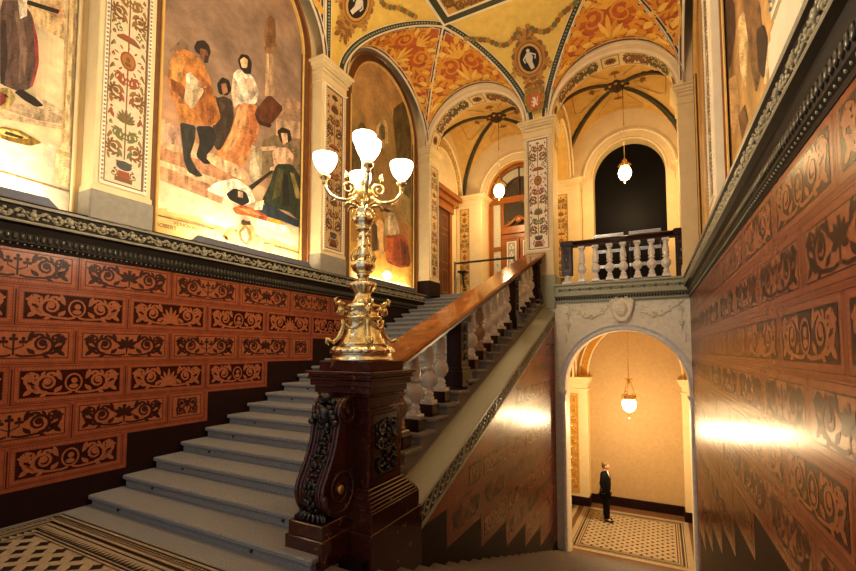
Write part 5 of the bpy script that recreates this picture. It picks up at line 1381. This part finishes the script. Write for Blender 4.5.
fig2 = [
 ('8a7058', [(168, 52), (176, 44), (182, 38), (188, 44), (190, 52)]), ('c39c84', [(165, 125), (190, 130), (190, 160), (165, 160)]),
 ('d8b48c', [(160, 140), (235, 165), (235, 172), (160, 147)]), ('c08a64', [(160, 147), (240, 173), (240, 186), (160, 160)]), ('e2c096', [(160, 160), (240, 186), (240, 192), (160, 166)]), ('c9946c', [(160, 166), (225, 190), (222, 204), (160, 180)]),
 # column with statue
 ('a88a68', [(266, 52), (273, 50), (275, 96), (265, 96)]), ('c8aa82', [(266, 52), (269, 51), (269, 96), (265, 96)]), ('8a6844', [(264, 46), (277, 44), (277, 50), (273, 53), (266, 54)]), ('7a5634', [(266, 20), (271, 14), (275, 20), (276, 34), (275, 47), (266, 48), (264, 34)]),
 ('a8866a', [(276, 104), (292, 96), (304, 106), (310, 120), (276, 116)]), ('c0a080', [(276, 118), (311, 124), (311, 140), (276, 138)]), ('8f7458', [(292, 138), (311, 140), (311, 165), (296, 165)]),
 # crouching man behind
 ('3c3024', [(212, 110), (216, 98), (224, 96), (232, 100), (234, 116), (236, 150), (214, 150)]), ('241a12', [(217, 84), (222, 77), (229, 80), (232, 90), (227, 96), (219, 94)]), ('a87450', [(221, 84), (226, 83), (228, 92), (223, 95)]), ('4a3c2e', [(205, 88), (216, 96), (226, 106), (222, 112), (208, 102)]),
 # standing man in tan coat
 ('c08040', [(170, 62), (176, 51), (184, 49), (192, 52), (203, 62), (210, 78), (215, 96), (221, 118), (214, 126), (180, 122), (176, 106), (170, 92), (168, 76)]), ('a46430', [(196, 70), (210, 84), (216, 108), (220, 120), (206, 128), (196, 110)]), ('d89c58', [(172, 62), (180, 54), (184, 62), (182, 84), (172, 80)]), ('8a5228', [(170, 78), (182, 84), (188, 94), (184, 100), (172, 90)]),
 ('2c2018', [(194, 47), (197, 41), (204, 40), (209, 45), (211, 53), (206, 63), (202, 56), (196, 52)]), ('8a5838', [(200, 48), (207, 50), (209, 58), (205, 63), (200, 58)]), ('382a20', [(205, 55), (209, 56), (208, 63), (204, 63)]),
 ('cdbb96', [(186, 82), (190, 74), (196, 78), (202, 84), (204, 92), (192, 110), (184, 100)]), ('e8dcc0', [(186, 74), (191, 72), (195, 78), (192, 84), (186, 82)]), ('9a8a6c', [(192, 90), (200, 88), (194, 104)]), ('b87c54', [(198, 80), (204, 82), (207, 88), (200, 88)]), ('b87c54', [(178, 96), (184, 98), (184, 104), (178, 103)]),
 ('30302a', [(180, 122), (196, 126), (195, 140), (190, 156), (196, 168), (203, 176), (198, 177), (188, 172), (184, 160), (182, 140)]), ('242420', [(196, 126), (212, 126), (217, 136), (213, 148), (206, 156), (211, 164), (204, 164), (196, 156), (200, 142)]),
 # woman in white blouse, orange skirt
 ('e8dcc8', [(233, 74), (238, 69), (246, 71), (254, 78), (259, 92), (256, 104), (244, 106), (236, 104), (234, 92)]), ('cbb79a', [(244, 78), (252, 80), (256, 94), (250, 102)]), ('d8c4a6', [(233, 76), (238, 84), (236, 100), (240, 110), (234, 108), (231, 92)]), ('241812', [(238, 60), (241, 54), (248, 55), (252, 62), (251, 74), (245, 74), (240, 68)]), ('dcb48e', [(240, 60), (244, 57), (248, 60), (247, 68), (242, 68)]),
 ('d08850', [(236, 104), (256, 104), (260, 118), (258, 134), (252, 152), (242, 166), (224, 168), (210, 158), (222, 148), (232, 128)]), ('e6a870', [(238, 106), (248, 106), (244, 130), (232, 150), (222, 152), (232, 130)]), ('b06a3c', [(250, 108), (258, 112), (256, 136), (248, 152), (244, 150), (250, 130)]), ('e8bc90', [(212, 154), (240, 166), (252, 178), (240, 180), (214, 166), (206, 158)]),
 ('5c3018', [(254, 112), (269, 94), (284, 108), (272, 124), (262, 122)]), ('3c2010', [(254, 112), (262, 122), (272, 124), (270, 128), (258, 124)]),
 # tablet and seated woman
 ('c8b896', [(251, 145), (255, 146), (264, 158), (268, 165), (254, 186), (249, 178)]), ('a89878', [(255, 146), (268, 150), (270, 170), (262, 176), (256, 160)]),
 ('7c6a4c', [(262, 140), (276, 134), (300, 150), (306, 168), (262, 180)]), ('d8b090', [(272, 152), (278, 147), (288, 148), (294, 156), (292, 164), (280, 168), (274, 166)]), ('2c2014', [(277, 131), (282, 127), (290, 130), (292, 140), (287, 144), (281, 143)]), ('e0bc98', [(281, 133), (287, 133), (288, 142), (283, 145)]), ('d8b090', [(260, 147), (276, 146), (276, 150), (262, 151)]), ('d8b090', [(290, 156), (294, 164), (284, 170), (270, 171), (270, 167), (284, 165)]),
 ('2c3422', [(276, 164), (292, 164), (300, 176), (308, 192), (308, 226), (300, 222), (290, 212), (276, 208), (266, 206), (262, 200), (270, 184)]), ('4c4a28', [(278, 168), (284, 170), (280, 196), (272, 200)]), ('8a7a44', [(290, 172), (294, 174), (302, 200), (296, 198)]), ('1c1c16', [(284, 172), (288, 176), (290, 206), (282, 206)]), ('22303a', [(254, 206), (270, 204), (286, 214), (302, 222), (300, 228), (280, 220), (258, 214)]), ('2a2418', [(249, 186), (272, 170), (273, 172), (252, 190)]),
 # papers, books
 ('efe6d0', [(206, 190), (216, 182), (236, 178), (250, 188), (256, 202), (240, 206), (224, 198)]), ('e8dcc0', [(222, 188), (246, 188), (252, 196), (228, 200)]), ('1c1812', [(226, 194), (234, 188), (246, 192), (250, 202), (242, 206), (230, 200)]), ('c8a888', [(238, 191), (243, 192), (243, 198), (238, 197)]),
 ('b4582c', [(232, 208), (242, 205), (252, 208), (268, 216), (266, 222), (250, 216), (236, 214)]), ('d88a50', [(236, 208), (250, 209), (262, 216), (250, 214)]), ('e8a830', [(268, 218), (280, 220), (286, 226), (272, 224)]), ('f2ead6', [(256, 218), (270, 222), (288, 226), (290, 233), (276, 232), (258, 224)]), ('f0e4c4', [(256, 202), (264, 200), (262, 210), (254, 210)]),
 # lower border lines and painted cartouche
 ('7a6238', [(152.5, 213), (216, 229), (216, 230.2), (152.5, 214.6)]), ('7a6238', [(274, 245.5), (315, 256.5), (315, 257.8), (274, 246.8)]),
 ('c8a468', [(216, 229), (219, 226), (223, 230), (222, 238), (231, 242), (230, 228), (234, 228), (236, 234), (240, 224), (246, 220), (252, 224), (256, 236), (262, 238), (264, 244), (272, 244), (273, 252), (244, 248), (216, 240)]), ('8a6634', [(238, 232), (245, 224), (251, 230), (252, 240), (247, 246), (240, 240)]), ('e0c898', [(241, 232), (246, 228), (249, 236), (246, 243), (242, 238)]), ('3c2a14', [(241, 222), (243, 219), (246, 221), (250, 221), (251, 225), (242, 225)]),
]
m2 = mural('mural of robed figures, an orange-skirted woman and a column, left of the candelabrum', -6.405, 3.68, 6.50, 1.62, ZS, 1.42, sky2, fig2)
for s_, u_, v_ in (('ROBERT', 155.5, 225.5), ('VĚNOVALI', 173, 224.5)):
    cu = bpy.data.curves.new('inscription', 'FONT'); cu.body = s_; cu.size = .085; cu.extrude = .0005; o = bpy.data.objects.new('inscription', cu); COL.objects.link(o)
    dg = bpy.context.evaluated_depsgraph_get(); me = bpy.data.meshes.new_from_object(o.evaluated_get(dg)); bpy.data.objects.remove(o)
    o = bpy.data.objects.new('inscription', me); COL.objects.link(o); me.materials.clear(); me.materials.append(MATS['brown_paint'])
    o.rotation_euler = (pi/2, 0, pi/2); p = pt(u_, v_, X=-6.40); o.parent = m2; o.location = p-V(m2.location)
    o.name = 'inscription'
def c1f(u, z):
    c = mix(hx('cdb78c'), hx('e6d4ac'), z)
    if z < .32: c = hx('dcc69a')
    if z < .14: c = hx('e9dcc0')
    return j_(c, .05)
fig1 = [('d9b884', [(20, 0), (64, 0), (64, 40), (30, 22)]), ('c8b08a', [(36, 95), (66, 112), (66, 122), (36, 106)]), ('b99f7c', [(0, 100), (40, 108), (62, 116), (62, 124), (36, 120), (0, 108)]), ('cdb088', [(0, 112), (62, 126), (62, 130), (0, 118)]),
 ('5a443a', [(0, 0), (20, 0), (32, 14), (37, 40), (37, 66), (31, 88), (20, 92), (0, 84)]), ('3c2c28', [(0, 20), (6, 20), (8, 60), (4, 84), (0, 84)]), ('7a6050', [(14, 10), (22, 14), (28, 50), (24, 80), (18, 84), (20, 46)]), ('a03c3c', [(33, 18), (38, 40), (39, 64), (33, 86), (30, 88), (36, 64), (34, 40)]), ('1c1412', [(14, 92), (22, 89), (36, 98), (44, 106), (36, 107), (24, 100)]), ('c89c70', [(48, 2), (64, 8), (66, 18), (56, 18), (44, 10)]), ('2a1c14', [(28, 0), (60, 10), (58, 14), (26, 4)]), ('d8ccb0', [(18, 0), (27, 0), (27, 16), (20, 19)]),
 ('8a6a20', [(0, 126), (20, 130), (34, 138), (42, 143), (30, 146), (12, 142), (0, 138)]), ('e8cc70', [(0, 128), (18, 132), (30, 139), (14, 138), (0, 134)]), ('3a2c10', [(6, 131), (24, 137), (22, 139), (4, 134)]), ('b8a060', [(0, 88), (10, 88), (16, 98), (10, 108), (0, 110), (6, 104), (9, 97), (4, 93)]), ('7a2c24', [(0, 92), (5, 95), (6, 102), (0, 106)]),
 ('d8c090', [(66, 0), (80, 0), (76, 138), (84, 146), (84, 160), (82, 194), (54, 182), (56, 152), (62, 146)]), ('b8945c', [(68, 0), (70, 0), (64, 142), (62, 142)]), ('b8945c', [(74, 0), (76, 0), (71, 146), (69, 146)]), ('c8aa74', [(56, 148), (84, 158), (84, 163), (56, 153)]), ('8a7048', [(0, 170), (82, 194), (82, 196), (0, 172)])]
mural('mural with a dark robed figure and golden dish, at the left edge', -6.405, -.6, 2.62, 1.62, ZS, 1.42, c1f, fig1, plain=True)
def c3f(u, z):
    c = mix(hx('8a7a42'), hx('a5824a'), .5+.5*sin(u*7+z*9)); c = mix(c, hx('c49a62'), (z-.6)*3) if z > .6 else c
    if z < .34: c = mix(hx('a06a2c'), hx('b8863c'), sin(u*20)*.5+.5)
    if z < .16: c = hx('d8a244')
    if z < .04: c = hx('ead6a0')
    return j_(c, .22)
fig3 = [('c8b07c', [(376, 128), (380, 120), (386, 120), (388, 130), (388, 150), (376, 146)]), ('7a6a3c', [(379, 128), (382, 124), (385, 128), (385, 140), (379, 140)]), ('6a5a30', [(350, 140), (362, 120), (372, 140), (374, 180), (350, 200)]), ('5c4c24', [(392, 110), (404, 100), (411, 130), (411, 200), (400, 190)]),
 ('b0a070', [(385, 212), (390, 206), (394, 210), (396, 232), (384, 236)]), ('e0c8a0', [(388, 216), (394, 214), (398, 224), (400, 234), (388, 236)]), ('a0481c', [(386, 236), (400, 234), (408, 240), (411, 266), (400, 268), (386, 262)]), ('c4602a', [(386, 238), (394, 238), (392, 262), (386, 260)]), ('6c2c14', [(400, 238), (408, 246), (410, 264), (402, 266)]), ('3a2414', [(382, 207), (392, 211), (386, 213), (380, 211)]), ('c49468', [(383, 211), (387, 212), (387, 218), (383, 218)]),
 ('d8b070', [(376, 222), (380, 218), (384, 224), (383, 240), (384, 254), (380, 254), (379, 242), (377, 234)]), ('4a3418', [(372, 220), (377, 226), (378, 250), (372, 252)]), ('f4e8c8', [(381, 275), (386, 270), (391, 272), (393, 278), (386, 281)])]
mural('arched mural with a red-skirted figure beside the head of the left flight', -6.405, 8.12, 11.05, 1.62, ZS, 1.40, c3f, fig3)
def cr(u, z):
    c = mix(hx('5c3c20'), hx('b98c54'), .5+.5*sin(u*17+sin(z*7)*3+sin(z*19))); c = mix(c, hx('d8ac60'), max(0, .35-z)*2.5); return j_(c, .2)
def cr3(u, z):
    c = mix(hx('a87c3c'), hx('caa058'), .5+.5*sin(u*19+z*3)); c = mix(c, hx('e8c880'), max(0, .3-z)*2.5); return j_(c, .15)
figR = [('4a2c16', [(724, 0), (734, 0), (736, 30), (730, 70), (725, 60)]), ('d8b884', [(738, 20), (744, 10), (748, 40), (746, 90), (740, 70)]), ('7a5630', [(746, 0), (760, 0), (764, 60), (756, 96), (750, 60)]), ('c49a64', [(728, 80), (736, 74), (740, 110), (734, 136), (729, 120)]), ('382414', [(756, 30), (764, 24), (768, 40), (764, 80), (758, 70)]), ('e6cfa0', [(767, 52), (769, 46), (771, 52), (766, 84), (764, 84)]), ('6a4826', [(738, 116), (745, 104), (748, 120), (742, 140)])]
mural('brown streaky mural on the right wall above the carved cornice', .835, 3.68, 6.50, 1.66, ZS, 1.42, cr, figR, -1)
mural('golden narrow mural on the right wall next to the gallery', .835, 8.12, 11.05, 1.66, ZS, 1.40, cr3, [], -1)

# ------------------------------------------------------------------ slate lamp troughs on the cornices, their lamps wash the murals
def trough(y0, y1, x, sgn, label, W):
    z0 = 1.625 if sgn > 0 else 1.645; t = thing('lamp_trough', label, 'light fitting', (x, (y0+y1)/2, z0), 'mural lamp troughs')
    mb = MB(t.location); e = .10
    prof = [(0, z0), (0, z0+.085), (-.012, z0+.085), (-.012, z0+.012), (-.10, z0+.012), (-.10, z0)]
    mb.prism([(x, y0, z0), (x, y1, z0), (x, y1-e, z0+.10), (x, y0+e, z0+.10)], (-sgn*.012, 0, 0), 'slate'); mb.box(*sorted((x-sgn*.012, x-sgn*.10)), y0, y1, z0, z0+.012, 'slate'); mb.build('housing', t)
    l = bpy.data.lights.new('trough_light', 'AREA'); l.shape = 'RECTANGLE'; l.size = .05; l.size_y = (y1-y0)-.3; l.energy = W; l.color = (1, .80, .52)
    o = bpy.data.objects.new('trough_light', l); COL.objects.link(o); o.location = (x-sgn*.055, (y0+y1)/2, z0+.03)
    d_ = V((-sgn*.45, 0, 1)); o.rotation_euler = d_.to_track_quat('-Z', 'Y').to_euler() if False else (pi, sgn*-.35, 0)
    return t
XT = -6.13
trough(.2, 2.42, XT, 1, 'slate grey lamp trough on the left cornice below the mural at the left edge', 26)
trough(pt(199, 240, X=XT).y-.12, pt(312, 266, X=XT).y, XT, 1, 'slate grey lamp trough on the left cornice below the mural with the column', 28)
trough(8.3, 10.9, XT, 1, 'slate grey lamp trough below the arched mural at the head of the flight', 21)
trough(4.0, 6.3, .70, -1, 'slate grey lamp trough on the right cornice below the brown streaky mural', 34)
trough(8.4, 10.8, .70, -1, 'slate grey lamp trough on the right cornice below the golden mural', 34)

# ------------------------------------------------------------------ lamp light, added hall fill, daylight from the open side behind the viewer
GW = (1.0, .66, .30)
point(-.80, 13.35, 4.62, 85, GW, .15); point(-4.50, 13.35, 4.72, 85, GW, .15)
# two unseen fill lights without fixtures, added to brighten landing and hall
point(-3.4, -1.6, 4.6, 75, WARM, .25); point(-2.7, 5.2, 6.4, 120, WARM, .25)
point(-.885, 14.0, -2.15, 190, (1, .70, .36), .12); point(-3.6, 14.2, -1.2, 30, GW, .15)
w = bpy.data.worlds.new('World'); sc.world = w; w.use_nodes = True
w.node_tree.nodes['Background'].inputs['Color'].default_value = (.98, .97, 1.0, 1); w.node_tree.nodes['Background'].inputs['Strength'].default_value = .30
sc.view_settings.exposure = .75
